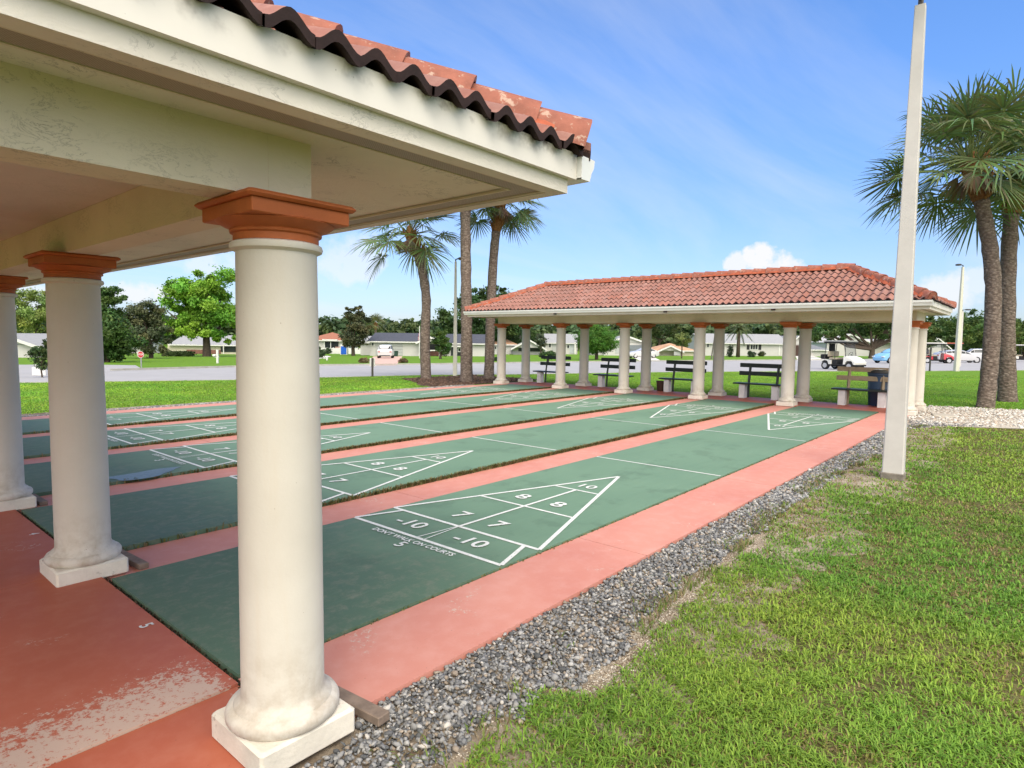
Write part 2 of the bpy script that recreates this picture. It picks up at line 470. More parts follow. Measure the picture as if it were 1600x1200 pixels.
# trim bead each side of the vent
tb = ring(0, .014, ZS-.018, ZS-.003, -.083); 
tb2 = ring(0, .012, ZS-.015, ZS-.003, -.2045); tb.v and tb.add(tb2.v, tb2.f); tb.build('vent_trim', M_BEAM, pav)
# gutter along the court side: a folded trough with closed ends
gx = XF+.033; g = MB()
prof = [(0,2.595),(0,2.492),(.07,2.492),(.082,2.53),(.105,2.565),(.108,2.595),(.112,2.600),(.118,2.597),(.113,2.560),(.09,2.525),(.076,2.484),(-.0,2.484)]
pts = []
ga, gb = Y0-.062, Y1+.062
n = len(prof)
vs = [(gx+px, y, z) for y in (ga, gb) for px, z in prof]
fs = [(i, i+1, n+i+1, n+i) for i in range(n-1)]
g.add(vs, [f[::-1] for f in fs])
for y in (ga, gb):
    g.add([(gx, y, 2.484),(gx+.076, y, 2.484),(gx+.09, y, 2.525),(gx+.113, y, 2.56),(gx+.118, y, 2.597),(gx, y, 2.60)], [(0,1,2,3,4,5)])
for k in range(1, 4):      # seams and hanger straps
    y = Y0 + (Y1-Y0)*k/4
    g.box(gx, gx+.122, y-.012, y+.012, 2.598, 2.606)
    g.box(gx+.02, gx+.12, y-.02, y+.02, 2.478, 2.4845)
gut = g.build('gutter', M_GUTTER, pav)
for y in (2.9, 6.7, 9.6):
    MB().bbox(gx+.015,gx+.075,y-.05,y+.05,2.44,2.483,.008).build('drain_outlet', M_TILE_EDGE, gut)

# tiled hip roof
EX0, EX1, EY0, EY1 = XR-.095, XF+.105, Y0-.072, Y1+.072
ZE, TAN = 2.622, .455
WX = (EX1-EX0)/2; XM = (EX0+EX1)/2; ZR = ZE + WX*TAN
def wave(t):      # one S-shaped tile across: t in crests
    f = t-math.floor(t)
    return .026*math.cos(2*math.pi*f)
def slope(o, ea, ud, L, W, seed):
    rg = random.Random(seed); V = []; F = []; FM = []; T = []
    pitch = .170; ns = 12; na = int(round(L/pitch)); pitch = L/na
    ncs = 7; cl = W/ncs
    o = Vector(o); ea = Vector(ea); ud = Vector(ud)
    tints = {}
    def tint(i, j):
        if (i, j) not in tints:
            k = rg.uniform(.86, 1.10); q = rg.random()
            base = (.265, .122, .098) if q < .7 else ((.265, .138, .118) if q < .9 else (.28, .112, .082))
            tints[(i, j)] = tuple(x*k for x in base)
        return tints[(i, j)]
    def vert(ai, b, dz, i, j):
        a = ai*pitch/ns
        lo, hi = b, L-b
        if lo > hi: lo = hi = L/2
        a2 = min(max(a, lo), hi)
        p = o + ea*a2 + ud*b + Vector((0, 0, b*TAN + wave(a/pitch) + dz))
        V.append(p); T.append(tint(i, j)); return len(V)-1
    for j in range(ncs):
        b0, b1 = j*cl, min((j+1)*cl+.04, W)
        for i in range(na):
            rows = []
            jit = rg.uniform(-.005, .005)
            bo = rg.uniform(-.010, .010)
            a0, a1 = i*ns-6, i*ns+6
            if (i+.6)*pitch < b0 or (i-.6)*pitch > L-b0: continue
            rr = range(a0, a1+1)
            r0 = [vert(a, b0-.004+bo, .028+jit, i, j) for a in rr]
            r1 = [vert(a, b1, .002+jit, i, j) for a in rr]
            l0 = [vert(a, b0-.002+bo, (-.011 if j == 0 else .004)+jit, i, j) for a in rr]
            for k in range(ns):
                F.append((r0[k], r0[k+1], r1[k+1], r1[k])); FM.append(0)
                F.append((l0[k], l0[k+1], r0[k+1], r0[k])); FM.append(1)
            if j == 0:
                u0 = [vert(a, b0+.16, -.02, i, j) for a in rr]
                for k in range(ns):
                    F.append((u0[k], u0[k+1], l0[k+1], l0[k])); FM.append(1)
    return V, F, FM, T
def roof():
    V=[]; F=[]; FM=[]; T=[]
    L = EY1-EY0
    for (o, ea, ud, LL, seed) in (((EX1,EY0,ZE),(0,1,0),(-1,0,0),L,1), ((EX0,EY1,ZE),(0,-1,0),(1,0,0),L,2),
                                  ((EX0,EY0,ZE),(1,0,0),(0,1,0),2*WX,3), ((EX1,EY1,ZE),(-1,0,0),(0,-1,0),2*WX,4)):
        v,f,fm,t = slope(o, ea, ud, LL, WX, seed)
        k = len(V); V += v; T += t; F += [tuple(i+k for i in q) for q in f]; FM += fm
    me = bpy.data.meshes.new('roof'); me.from_pydata([tuple(v) for v in V], [], F)
    me.materials.append(M_TILE); me.materials.append(M_TILE_EDGE)
    me.polygons.foreach_set('material_index', FM)
    a = me.attributes.new('tint', 'FLOAT_COLOR', 'POINT')
    a.data.foreach_set('color', [c for t in T for c in (*t, 1)])
    me.polygons.foreach_set('use_smooth', [True]*len(F)); me.update()
    try: me.set_sharp_from_angle(angle=R(50))
    except Exception: pass
    return link('roof', me, pav)
rf = roof()
# deck under the tiles
dk = MB(); e = .10
dk.add([(EX0+e,EY0+e,ZE-.03),(EX1-e,EY0+e,ZE-.03),(EX1-e,EY1-e,ZE-.03),(EX0+e,EY1-e,ZE-.03),(XM,EY0+WX,ZR-.06),(XM,EY1-WX,ZR-.06)],
       [(0,1,4),(1,2,5,4),(2,3,5),(3,0,4,5),(3,2,1,0)])
dk.build('roof_deck', M_TILE_EDGE, rf)
def caps(p0, p1, lip):
    """overlapping barrel tiles from p0 up to p1 along a hip or ridge, and the mortar bed below them"""
    p0, p1 = Vector(p0), Vector(p1); d = p1-p0; L = d.length; d.normalize()
    s = d.cross(Vector((0,0,1))).normalized(); u = s.cross(d)
    n = max(1, round(L/.36)); st = L/n; mb = MB(); mo = MB()
    prf = [(-1.15,-.9),(-1.0,-.1),(-.72,.58),(-.30,.90),(0,.98),(.30,.90),(.72,.58),(1.0,-.1),(1.15,-.9)]
    for k in range(n):
        a, b_ = p0+d*(k*st-(.03 if k else -.05)), p0+d*((k+1)*st+.03)
        jr = random.uniform(.97, 1.04); tw = random.uniform(-.008, .008)
        q = []
        for P, r, h in ((a, .118*jr, .030), (b_, .098*jr, .008)):
            for px, pz in prf: q.append(P + s*(px*r*.92+tw) + u*(pz*r*.80+h+.012))
        for P, r, h in ((a, .094*jr, .022), (b_, .080*jr, .0)):
            for px, pz in prf: q.append(P + s*(px*r*.92+tw) + u*(pz*r*.80+h+.012))
        m_ = len(prf); fs = [(i, i+1, m_+i+1, m_+i) for i in range(m_-1)]
        fs += [(i+1, i, 2*m_+i, 2*m_+i+1) for i in range(m_-1)]
        mb.add(q, [f[::-1] for f in fs])
        if k == 0: mb.add(q[:m_], [tuple(range(m_))])
    wob = int(L/.09)
    vs = []
    for k in range(wob+1):
        P = p0+d*(.22+(L-.22)*k/wob); w1 = .128+random.uniform(-.02,.03); w2 = .128+random.uniform(-.02,.03)
        vs += [P-s*w1-u*.045+Vector((0,0,.01)), P-s*.075+u*.052, P+s*.075+u*.052, P+s*w2-u*.045+Vector((0,0,.01))]
    fs = [(4*k+i, 4*k+i+1, 4*k+5+i, 4*k+4+i) for k in range(wob) for i in range(3)]
    mo.add(vs, fs); mo.add([vs[0], vs[1], vs[2], vs[3]], [(0,1,2,3)])
    return mb, mo
hips = [((EX1,EY0,ZE+.02),(XM,EY0+WX,ZR+.02)), ((EX0,EY0,ZE+.02),(XM,EY0+WX,ZR+.02)), ((EX1,EY1,ZE+.02),(XM,EY1-WX,ZR+.02)), ((EX0,EY1,ZE+.02),(XM,EY1-WX,ZR+.02))]
for a, b_ in hips:
    mb, mo = caps(a, b_, True)
    h = mb.build('hip_cap_row', M_RIDGE, rf, 40); mo.build('mortar', M_MORTAR, h, 50)
mb, mo = caps((XM,EY0+WX-.1,ZR+.03),(XM,EY1-WX+.1,ZR+.03), False)
h = mb.build('ridge_cap_row', M_RIDGE, rf, 40); mo.build('mortar', M_MORTAR, h, 50)

pav2 = copy_tree(pav)
pav2.location = (CL, YEND, 0); pav2.rotation_euler = (0, 0, math.pi)
tag(pav2, 'long cream pavilion with pink tile roof standing across the far ends of the courts', 'pavilion')

# ------------------------------------------------------------------ courts and walkways
ZP, ZI = -.012, -.036
wk = MB()
ys = [-.66, -.056] + [2.18, 4.66, 7.14, 9.62, YEND+.66]
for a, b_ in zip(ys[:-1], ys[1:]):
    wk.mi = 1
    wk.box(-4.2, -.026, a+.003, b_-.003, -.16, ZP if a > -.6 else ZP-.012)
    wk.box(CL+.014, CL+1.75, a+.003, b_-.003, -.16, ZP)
wk.mi = 0
xs = [-.008, 2.95, 6.1, 9.4, 12.7, CL+.008]
for a, b_ in zip(xs[:-1], xs[1:]):
    wk.box(a+.003, b_-.003, -.66, -.012, -.16, ZP-.004)
    wk.box(a+.003, b_-.003, YEND+.012, YEND+.66, -.16, ZP-.004)
    for k in range(4):
        wk.box(a+.003, b_-.003, k*CP+CW+.010, (k+1)*CP-.014, -.16, ZI)
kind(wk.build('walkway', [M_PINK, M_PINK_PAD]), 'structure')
jb = MB().box(-4.2, CL+1.75, -.655, YEND+.655, -.17, -.05)
kind(jb.build('concrete_base', M_CONC), 'structure')

def markings(num, end):
    mb = MB(); FT = .3048; w = .019; z0 = .0035
    def line(x0, y0, x1, y1, w=w, z=z0):
        d = Vector((x1-x0, y1-y0, 0)); d.normalize(); n_ = Vector((-d.y, d.x, 0))*w
        mb.add([(x0-n_.x, y0-n_.y, z),(x1-n_.x, y1-n_.y, z),(x1+n_.x, y1+n_.y, z),(x0+n_.x, y0+n_.y, z)], [(3,2,1,0) if False else (0,1,2,3)])
    cy = CW/2
    if True:
        X = (lambda x: x) if end == 0 else (lambda x: CL-x)
        def L(x0, y0, x1, y1, ww=w, dz=0):
            a, b_ = (X(x0), y0), (X(x1), y1)
            if end: a, b_ = b_, a
            line(a[0], a[1] if True else 0, b_[0], b_[1], ww, z0+dz)
        x0 = 1.981; x7 = 2.438; x8 = 3.353; x10 = 4.267; xa = 5.18
        hw = CW/2-.012
        hwx = lambda x: hw*(xa-x)/(xa-x7)
        L(x0, cy-hw, x0, cy+hw)
        L(x7, cy-hw, x7, cy+hw, dz=.0004)
        L(x7, cy-hw, xa, cy, dz=.0008); L(x7, cy+hw, xa, cy, dz=.0012)
        L(x8, cy-hwx(x8), x8, cy+hwx(x8), w*.85); L(x10, cy-hwx(x10), x10, cy+hwx(x10), w*.85)
        L(x7, cy, x10, cy, w*.85, .0016)
        L(x0, cy-hw, x7, cy-hw+.15, dz=.002); L(x0, cy+hw, x7, cy+hw-.15, dz=.0024)
        L(x0, cy-.045, x7, cy-.004, .006, .0028); L(x0, cy+.045, x7, cy+.004, .006, .0032)
        L(6.096, .01, 6.096, CW-.01, w*.85)
        def tx(s, size, x, dy, bold=.016, st=1.12):
            text_mb(mb, s, size, X(x), cy+(dy if end == 0 else -dy), z0+.0036, end, bold, 'CENTER', st)
        tx('-10', .235, 2.205, .38); tx('-10', .235, 2.205, -.36)
        tx('7', .27, 2.70, .24, .016, 1.1); tx('7', .27, 2.70, -.22, .016, 1.1)
        tx('8', .25, 3.62, .24, .016, 1.2); tx('8', .25, 3.62, -.22, .016, 1.2)
        tx('10', .22, 4.47, 0)
        tx("DON'T WALK ON COURTS", .085, 1.885, 0, .022, .95)
        tx(num, .16, 1.775, 0)
    return mb
mats_court = []
for k in range(5):
    num = str(5-k)
    cmb = MB().box(0, CL, k*CP, k*CP+CW, -.17, 0)
    c = cmb.build('shuffleboard_court', M_GREEN)
    where = ['beside the grey gravel strip', 'between courts three and five', 'in the middle of the five courts', 'between courts one and three', 'beside the lawn along the road'][k]
    tag(c, f'green shuffleboard court numbered {num} in white, {where}', 'shuffleboard court', 'shuffleboard courts')
    for end in (0, 1):
        mk = markings(num, end).build('court_markings', M_LINE, c); mk.location = (0, k*CP, 0)
# slab number painted beside the near end of the first court, and the puddle left by rain
nb = MB(); text_mb(nb, '5', .10, -.10, .92, ZP+.004, 0, .02)
text_mb(nb, '4', .10, -.10, .92+CP, ZP+.004, 0, .02)
kind(nb.build('painted_numbers', M_LINE), 'structure')
def puddle():
    mt, nt, b = nodes('rain_water'); b.inputs['Base Color'].default_value = (.085, .105, .085, 1)
    b.inputs['Roughness'].default_value = .30; b.inputs['Specular IOR Level'].default_value = .3
    nn = noise(nt, 22, 5, .6, pos(nt)); bump(nt, b, nn.outputs[0], .35, .02)
    pts = [(1.32+.40*math.cos(a)*(1+.16*math.sin(3*a+1)+.06*math.sin(8*a)), 5.16+.20*math.sin(a)*(1+.2*math.sin(2*a))+.07*math.cos(a*2)) for a in [i*2*math.pi/64 for i in range(64)]]
    return MB().prism(pts, .0015, .004).build('puddle', mt)
o = puddle(); kind(o, 'structure')
# wooden stop boards lying beside the column feet
for (x, y, w, L, rz, lab) in ((.24, -.60, .07, .44, .10, 'grey weathered board lying on gravel at the corner column foot'),
                              (.23, 2.20, .07, .50, .06, 'brown board lying on the pink strip between courts four and five'),
                              (.21, 4.72, .07, .44, .02, 'brown board lying on the pink strip between courts three and four')):
    zz = ZI if y > 0 else -.03
    o = MB().bbox(-w/2, w/2, -L/2, L/2, 0, .042, .004).build('wood_board', M_WOOD, None, False, (x, y, zz))
    o.rotation_euler = (0, 0, rz); tag(o, lab, 'board', 'boards by the column feet')

# ------------------------------------------------------------------ ground
def lattice(x, y, scale, seed):
    """smooth value noise on arrays, 0..1"""
    rg = np.random.default_rng(seed); G = rg.random((256, 256))
    x = x*scale; y = y*scale
    xi = np.floor(x).astype(int); yi = np.floor(y).astype(int); fx = x-xi; fy = y-yi
    fx = fx*fx*(3-2*fx); fy = fy*fy*(3-2*fy)
    g = lambda a, b: G[a % 256, b % 256]
    return (g(xi,yi)*(1-fx)+g(xi+1,yi)*fx)*(1-fy)+(g(xi,yi+1)*(1-fx)+g(xi+1,yi+1)*fx)*fy
def fbm(x, y, scale, seed):
    return (lattice(x,y,scale,seed)*.5+lattice(x,y,scale*2.1,seed+1)*.3+lattice(x,y,scale*4.3,seed+2)*.2)
def terr_np(x, y):
    s = N_ROAD[0]*x + N_ROAD[1]*y
    return -.06 - SLOPE*np.maximum(0, np.minimum(s, 140.)-22.)
def lawn_mat():
    mt, nt, b = nodes('lawn_grass'); p = pos(nt)
    n1 = noise(nt, .35, 6, .65, p); n2 = noise(nt, 3.2, 8, .75, p); n3 = noise(nt, 28, 6, .8, p)
    c = mix(nt, ramp(nt, n1.outputs[0], .3, .7).outputs[0], (.125, .245, .022), (.175, .315, .032))
    c = mix(nt, ramp(nt, n2.outputs[0], .35, .75).outputs[0], sc((.125,.24,.022), .8), c)
    c = mix(nt, math_(nt, 'MULTIPLY', ramp(nt, n3.outputs[0], .5, .62).outputs[0], .4), c, (.075, .13, .014))
    nt.links.new(c, b.inputs['Base Color']); b.inputs['Roughness'].default_value = .9
    b.inputs['Specular IOR Level'].default_value = .1
    bump(nt, b, n3.outputs[0], .6, .04)
    return mt
M_LAWN = lawn_mat()
def soil_mat():
    mt, nt, b = nodes('sandy_soil'); p = pos(nt)
    n1 = noise(nt, 3, 7, .7, p); n2 = noise(nt, 60, 6, .8, p); n0 = noise(nt, 1.1, 4, .6, p)
    c = mix(nt, ramp(nt, n1.outputs[0], .35, .65).outputs[0], (.17, .125, .085), (.42, .36, .28))
    c = mix(nt, math_(nt, 'MULTIPLY', ramp(nt, n0.outputs[0], .5, .7).outputs[0], .6), c, (.13, .095, .055))
    c = mix(nt, math_(nt, 'MULTIPLY', ramp(nt, n2.outputs[0], .5, .7).outputs[0], .7), c, (.10, .085, .065))
    nt.links.new(c, b.inputs['Base Color']); b.inputs['Roughness'].default_value = .95
    b.inputs['Specular IOR Level'].default_value = .1
    bump(nt, b, n2.outputs[0], .8, .012)
    return mt
M_SOIL = soil_mat()
M_TURF_SOIL = mat('turf_soil', (.115, .108, .042), .95, .45, 14, .9, 60, .02, .1, spots=((.20, .145, .08), 18, .56))
M_ROAD = mat('road_asphalt', (.33, .325, .335), .85, .08, .6, .3, 60, .004, .2, spots=((.33, .33, .34), 2.5, .60))
M_KERB = mat('kerb_concrete', (.36, .35, .31), .85, .2, 3, .2, 30)
M_PAVER = mat('pink_driveway', (.55, .36, .30), .85, .12, 4, .2, 20)
M_DRIVE = mat('concrete_driveway', (.60, .57, .52), .85, .1, 2, .2, 20)
M_PALE = mat('pale_gravel_bed', (.46, .42, .36), .95, .25, 14, .8, 60, .015, .1)
M_MULCH = mat('bark_mulch', (.10, .062, .045), .95, .45, 12, .9, 40, .03, .1)

def st_xy(s, t): return (N_ROAD[0]*s+D_ROAD[0]*t)/.9953, (N_ROAD[1]*s+D_ROAD[1]*t)/.9953
gm = MB()
ss = [-400, 22, 140, 1500]; tt = [-1500, 1500]
vs = []
for s_ in ss:
    for t_ in tt:
        x, y = st_xy(s_, t_); vs.append((x, y, -.06-SLOPE*max(0, min(s_, 140)-22)))
gm.add(vs, [(2*i+1, 2*i, 2*i+2, 2*i+3)[::-1] for i in range(3)])
o = gm.build('ground', M_LAWN); kind(o, 'structure')
# turf close to the camera stands on visible soil
def sheet(name, pts, z, m_, k='structure', dz=None):
    o = MB().add([(x, y, (terrain(x, y)+dz) if dz is not None else z) for x, y in pts], [tuple(range(len(pts)))]).build(name, m_)
    if o.data.polygons[0].normal.z < 0: o.data.flip_normals()
    return kind(o, k) if k else o
sheet('turf_soil', [(-8,-1.15),(15.0,-1.15),(15.3,-2.5),(15.3,-12),(-8,-12)], -.0515, M_TURF_SOIL)
EDGE = [(-8,-1.5),(-1.2,-1.5),(-.1,-1.33),(.28,-1.29),(.64,-1.24),(.98,-1.12),(1.07,-1.30),(1.78,-1.29),(2.25,-1.22),(2.99,-1.21),(4.07,-1.17),(5.54,-1.01),(7.04,-1.03),(8.93,-1.19),(10.1,-1.25),(13.1,-1.01),(14.2,-1.35),(14.85,-2.7),(15.1,-7),(15.1,-30)]
ex = np.array([e[0] for e in EDGE]); ey = np.array([e[1] for e in EDGE])
def yedge(x): return np.interp(x, ex[:18], ey[:18])
sheet('gravel_bed', [(-6,-.655),(CL+2,-.655),(CL+2,-.9),(15.2,-1.2),(14.3,-1.6)]+[(13.6-i*.12, -1.78+random.uniform(-.13,.13)+.12*math.sin(i*.31)) for i in range(150)], -.050, M_SOIL)
sheet('pebble_bed', [(14.2,-.90),(18.9,-.66),(19.5,-2.0),(20.2,-5.5),(20.2,-9),(15.4,-9),(15.2,-3.0),(14.75,-2.2),(14.1,-1.3)], -.046, M_PALE)
sheet('mulch_bed', [(14.9,13.0),(19.2,12.9),(19.4,15.2),(17.8,17.0),(15.3,17.3),(14.6,15.6),(13.2,13.9),(13.3,13.0)], -.050, M_MULCH)
sheet('edge_soil', [(-4,12.4),(15,12.4),(15,13.15),(9.6,13.35),(6.3,13.15),(3.3,13.35),(-4,13.5)], -.052, M_SOIL)
near_px = [(-300,602),(22,598),(162,596),(367,593.5),(498,589.7),(660,586),(800,585),(988,582),(1075,581),(1281,580),(1465,579.5),(1600,578.5),(1900,579)]
far_px = [(-300,582),(22,580),(175,579.5),(367,574),(498,571.6),(660,570),(830,567),(988,565),(1100,564),(1290,562.5),(1465,558),(1600,557.5),(1900,558)]
NEAR = [at(*q)[0] for q in near_px]; FAR = [at(*q)[0] for q in far_px]
rb = MB(); n_ = len(NEAR)
rb.add([(p[0], p[1], terrain(p[0], p[1])+.006) for p in NEAR+FAR], [(i, i+1, n_+i+1, n_+i)[::1] for i in range(n_-1)])
o = rb.build('road', M_ROAD); kind(o, 'structure')
if o.data.polygons[0].normal.z < 0: o.data.flip_normals()
def kerb(line, side, m_=M_KERB, h=.11, w=.16):
    mb = MB()
    for a, b_ in zip(line[:-1], line[1:]):
        a, b_ = Vector(a), Vector(b_); d = (b_-a).normalized(); nn = Vector((-d.y, d.x, 0))*w*side
        q = [a, b_, b_+nn, a+nn]
        mb.add([(p.x, p.y, terrain(p.x, p.y)-.02) for p in q]+[(p.x, p.y, terrain(p.x, p.y)+h) for p in q], [(3,2,1,0),(4,5,6,7),(0,1,5,4),(1,2,6,5),(2,3,7,6),(3,0,4,7)])
    return mb
kind(kerb(FAR[2:10], 1).build('kerb', M_KERB), 'structure')
kind(kerb(NEAR, -1, h=.02, w=.22).build('road_edge_strip', M_KERB), 'structure')
sheet('side_street', [at(*q)[0][:2] for q in [(-250,571),(22,570),(150,570),(212,571),(221,576),(178,580.5),(160,583),(70,584),(-250,586)]], 0, M_ROAD, dz=.010)
sheet('pink_driveway', [at(*q)[0][:2] for q in [(583,557),(629,557),(619,571),(576,571.2)]], 0, M_PAVER, dz=.012)
sheet('concrete_driveway', [at(*q)[0][:2] for q in [(1243,556.5),(1268,556),(1300,563),(1246,563.4)]], 0, M_DRIVE, dz=.012)
sheet('white_driveway', [at(*q)[0][:2] for q in [(984,556),(1016,555),(1034,564.4),(1002,564.9)]], 0, M_DRIVE, dz=.012)
sheet('garden_path', [at(*q)[0][:2] for q in [(440,558),(512,556),(518,557.5),(470,565)]], 0, M_DRIVE, dz=.012)

# ------------------------------------------------------------------ gravel (uncountable stones)
def icosa():
    t = (1+5**.5)/2
    v = np.array([(-1,t,0),(1,t,0),(-1,-t,0),(1,-t,0),(0,-1,t),(0,1,t),(0,-1,-t),(0,1,-t),(t,0,-1),(t,0,1),(-t,0,-1),(-t,0,1)])/math.sqrt(1+t*t)
    f = np.array([(0,11,5),(0,5,1),(0,1,7),(0,7,10),(0,10,11),(1,5,9),(5,11,4),(11,10,2),(10,7,6),(7,1,8),(3,9,4),(3,4,2),(3,2,6),(3,6,8),(3,8,9),(4,9,5),(2,4,11),(6,2,10),(8,6,7),(9,8,1)])
    return v, f
def stones(name, P, size, cols, m_, flat=.6):
    v, f = icosa(); n = len(P)
    J = 1+RNG.uniform(-.46, .46, (n, 12, 1))
    q = v[None]*J*np.stack([RNG.uniform(.7,1.25,n), RNG.uniform(.6,1.0,n), RNG.uniform(flat*.6,flat*1.2,n)], -1)[:, None, :]
    # random rotation about two axes
    for ax in (0, 2, 1):
        a = RNG.uniform(0, 6.28, n) if ax == 2 else RNG.uniform(-.7, .7, n)
        c, s = np.cos(a), np.sin(a); i, j = [(1,2),(0,2),(0,1)][ax]
        qi = q[..., i]*c[:, None]-q[..., j]*s[:, None]; qj = q[..., i]*s[:, None]+q[..., j]*c[:, None]
        q = q.copy(); q[..., i] = qi; q[..., j] = qj
    V = (q*size[:, None, None] + P[:, None, :]).reshape(-1, 3)
    F = (f[None]+np.arange(n)[:, None, None]*12).reshape(-1, 3)
    T = np.repeat(cols, 12, 0)
    return np_mesh(name, V, F, m_, T)
M_STONE = attr_mat('crushed_stone', .8, 0, bmp=.4, bscale=220)
def band(n, x0, x1, ylo, yhi):
    x = RNG.uniform(x0, x1, n); u = RNG.random(n)
    return x, ylo(x)+(yhi(x)-ylo(x))*u
PX, PY = [], []
for x0, x1, dens in ((-1.6, 1.5, 5200), (1.5, 4, 3900), (4, 8, 2000), (8, 15, 1100)):
    n = int((x1-x0)*.62*dens)
    x, y = band(n, x0, x1, lambda x: yedge(x)-.06, lambda x: np.full_like(x, -.668))
    frac = (-.668-y)/(-.668-(yedge(x)-.06))
    keep = frac < .70+.35*fbm(x, y, 2.2, 5)-.12*(lattice(x, y, .8, 77) > .6)
    keep &= ~((np.abs(x+.07) < .235) & (np.abs(y+.56) < .235))
    PX.append(x[keep]); PY.append(y[keep])
x = np.concatenate(PX); y = np.concatenate(PY); n = len(x)
d = np.hypot(x-CAM[0], y-CAM[1])
size = RNG.uniform(.0065, .0165, n)*np.where(RNG.random(n) < .08, 1.5, 1)*(1+np.clip((d-4)/14, 0, .8))
z = -.050+RNG.uniform(0, .022, n)
g = RNG.random(n)
pal = np.array([(.23,.228,.225),(.15,.152,.158),(.32,.313,.30),(.29,.24,.19),(.095,.098,.10),(.46,.43,.39)])
ci = np.searchsorted(np.cumsum([.28,.22,.22,.12,.12,.04]), g).clip(0, 5)
cols = pal[ci]*RNG.uniform(.75, 1.25, (n, 1))
kind(stones('gravel', np.stack([x, y, z], -1), size, cols, M_STONE), 'stuff', 'grey crushed stone strip between the salmon kerb and the grass')
# sand grains and crumbs where the stones thin out
n = 26000
x = RNG.uniform(-1.4, 9, n)*RNG.uniform(.3, 1, n); y = yedge(x)+RNG.normal(-.02, .13, n)
k_ = (y < -.70) & (fbm(x, y, 3, 15) > .38); x, y = x[k_], y[k_]; n = len(x)
cols = np.array([(.44,.38,.30),(.30,.24,.18),(.20,.15,.10),(.55,.50,.43)])[RNG.integers(0, 4, n)]*RNG.uniform(.6, 1.25, (n, 1))
kind(stones('sand_crumbs', np.stack([x, y, np.full(n, -.049)], -1), RNG.uniform(.002, .007, n), cols, M_STONE), 'stuff', 'sandy crumbs along the ragged edge of the grass')
n = 9000
x = RNG.uniform(14.0, 20.0, n); y = RNG.uniform(-7, -.68, n)
keep = (y > -1.2-(x-14)*2.6+0*x) | (x > 15.3); keep &= x < 18.9+(-y)*.3
keep &= ~((x < 15.2) & (y < -1.1-(x-14.1)*1.3))
x, y = x[keep], y[keep]; n = len(x)
cols = np.array([(.52,.48,.42),(.62,.60,.56),(.40,.33,.27)])[RNG.integers(0, 3, n)]*RNG.uniform(.7, 1.2, (n, 1))
kind(stones('white_pebbles', np.stack([x, y, np.full(n, -.040)], -1), RNG.uniform(.015, .04, n), cols, M_STONE), 'stuff', 'pale pebbles spread round the palm trunks')
n = 5000
x = RNG.uniform(-3, 14.6, n); y = 12.46+RNG.random(n)*(.25+.5*fbm(x, x*0+3, .6, 9)); 
cols = pal[RNG.integers(0, 4, n)]*RNG.uniform(.7, 1.4, (n, 1))
kind(stones('edge_gravel', np.stack([x, y, np.full(n, -.046)], -1), RNG.uniform(.015, .035, n), cols, M_STONE), 'stuff', 'thin line of gravel between far court and lawn')
n = 3500
x = RNG.uniform(13.3, 19.2, n); y = RNG.uniform(13.0, 17.0, n); k_ = (x-13.2) > (y-13)*.45; x, y = x[k_], y[k_]; n = len(x)
cols = np.array([(.10,.06,.04),(.16,.10,.07),(.06,.04,.03)])[RNG.integers(0, 3, n)]
kind(stones('bark_chips', np.stack([x, y, np.full(n, -.04)], -1), RNG.uniform(.02, .06, n), cols, M_STONE, .3), 'stuff', 'brown bark chips round the palm trunks')
for i, (x, y, rz) in enumerate(((16.4, -1.25, .2), (17.6, -3.0, .5))):
    o = MB().bbox(-.32,.32,-.22,.22,-.05,.005,.015).build('stepping_stone', M_CONC, None, False, (x, y, -.008)); o.rotation_euler.z = rz
    tag(o, ['pale flat stepping stone set in pebbles next to the pavilion', 'pale flat stepping stone lying between the two palm trunks'][i], 'stepping stone', 'stepping stones')

# ------------------------------------------------------------------ grass blades
M_BLADE = attr_mat('grass_blade', .55, .30, spec=.3)
def blades(name, P, h, w, tint, lean, label):
    n = len(P); a = RNG.uniform(0, 6.283, n); l = RNG.uniform(.15, 1.0, n)*lean
    ax = np.stack([np.cos(a), np.sin(a), np.zeros(n)], -1); sx = np.stack([-np.sin(a), np.cos(a), np.zeros(n)], -1)
    up = np.array([0, 0, 1.])
    H = h[:, None]; Wd = w[:, None]*.5; Ln = l[:, None]
    m1 = P + up*H*.6 + ax*H*Ln*.35
    tip = P + up*H*(1-.35*Ln) + ax*H*Ln*1.1
    V = np.stack([P-sx*Wd, P+sx*Wd, m1+sx*Wd*.9, m1-sx*Wd*.9, tip], 1).reshape(-1, 3)
    b = np.arange(n)[:, None]*5
    F4 = b+np.array([[0,1,2,3]]); F3 = b+np.array([[3,2,4]])
    T = np.repeat(tint, 5, 0)
    return kind(np_mesh(name, V, [F4, F3], M_BLADE, T), 'stuff', label)
def ring_points(r0, r1, dens, a0, a1):
    n = int(.5*(r1*r1-r0*r0)*(a1-a0)*dens)
    r = np.sqrt(RNG.uniform(r0*r0, r1*r1, n)); a = RNG.uniform(a0, a1, n)
    return CAM[0]+r*np.cos(a), CAM[1]+r*np.sin(a), r
ax0, ax1 = YAW-.78, YAW+.78
GX, GY, GR = [], [], []
for r0, r1, dn in ((1.6,3.5,15000),(3.5,5.5,8500),(5.5,8,4200),(8,12,2000),(12,18,1000),(18,26,750),(26,42,280)):
    x, y, r = ring_points(r0, r1, dn, ax0, ax1); GX.append(x); GY.append(y); GR.append(r)
x = np.concatenate(GX); y = np.concatenate(GY); r = np.concatenate(GR)
s_ = N_ROAD[0]*x+N_ROAD[1]*y
nearline = np.array([(p[0], p[1]) for p in NEAR])
tn = D_ROAD[0]*nearline[:,0]+D_ROAD[1]*nearline[:,1]; sn = N_ROAD[0]*nearline[:,0]+N_ROAD[1]*nearline[:,1]
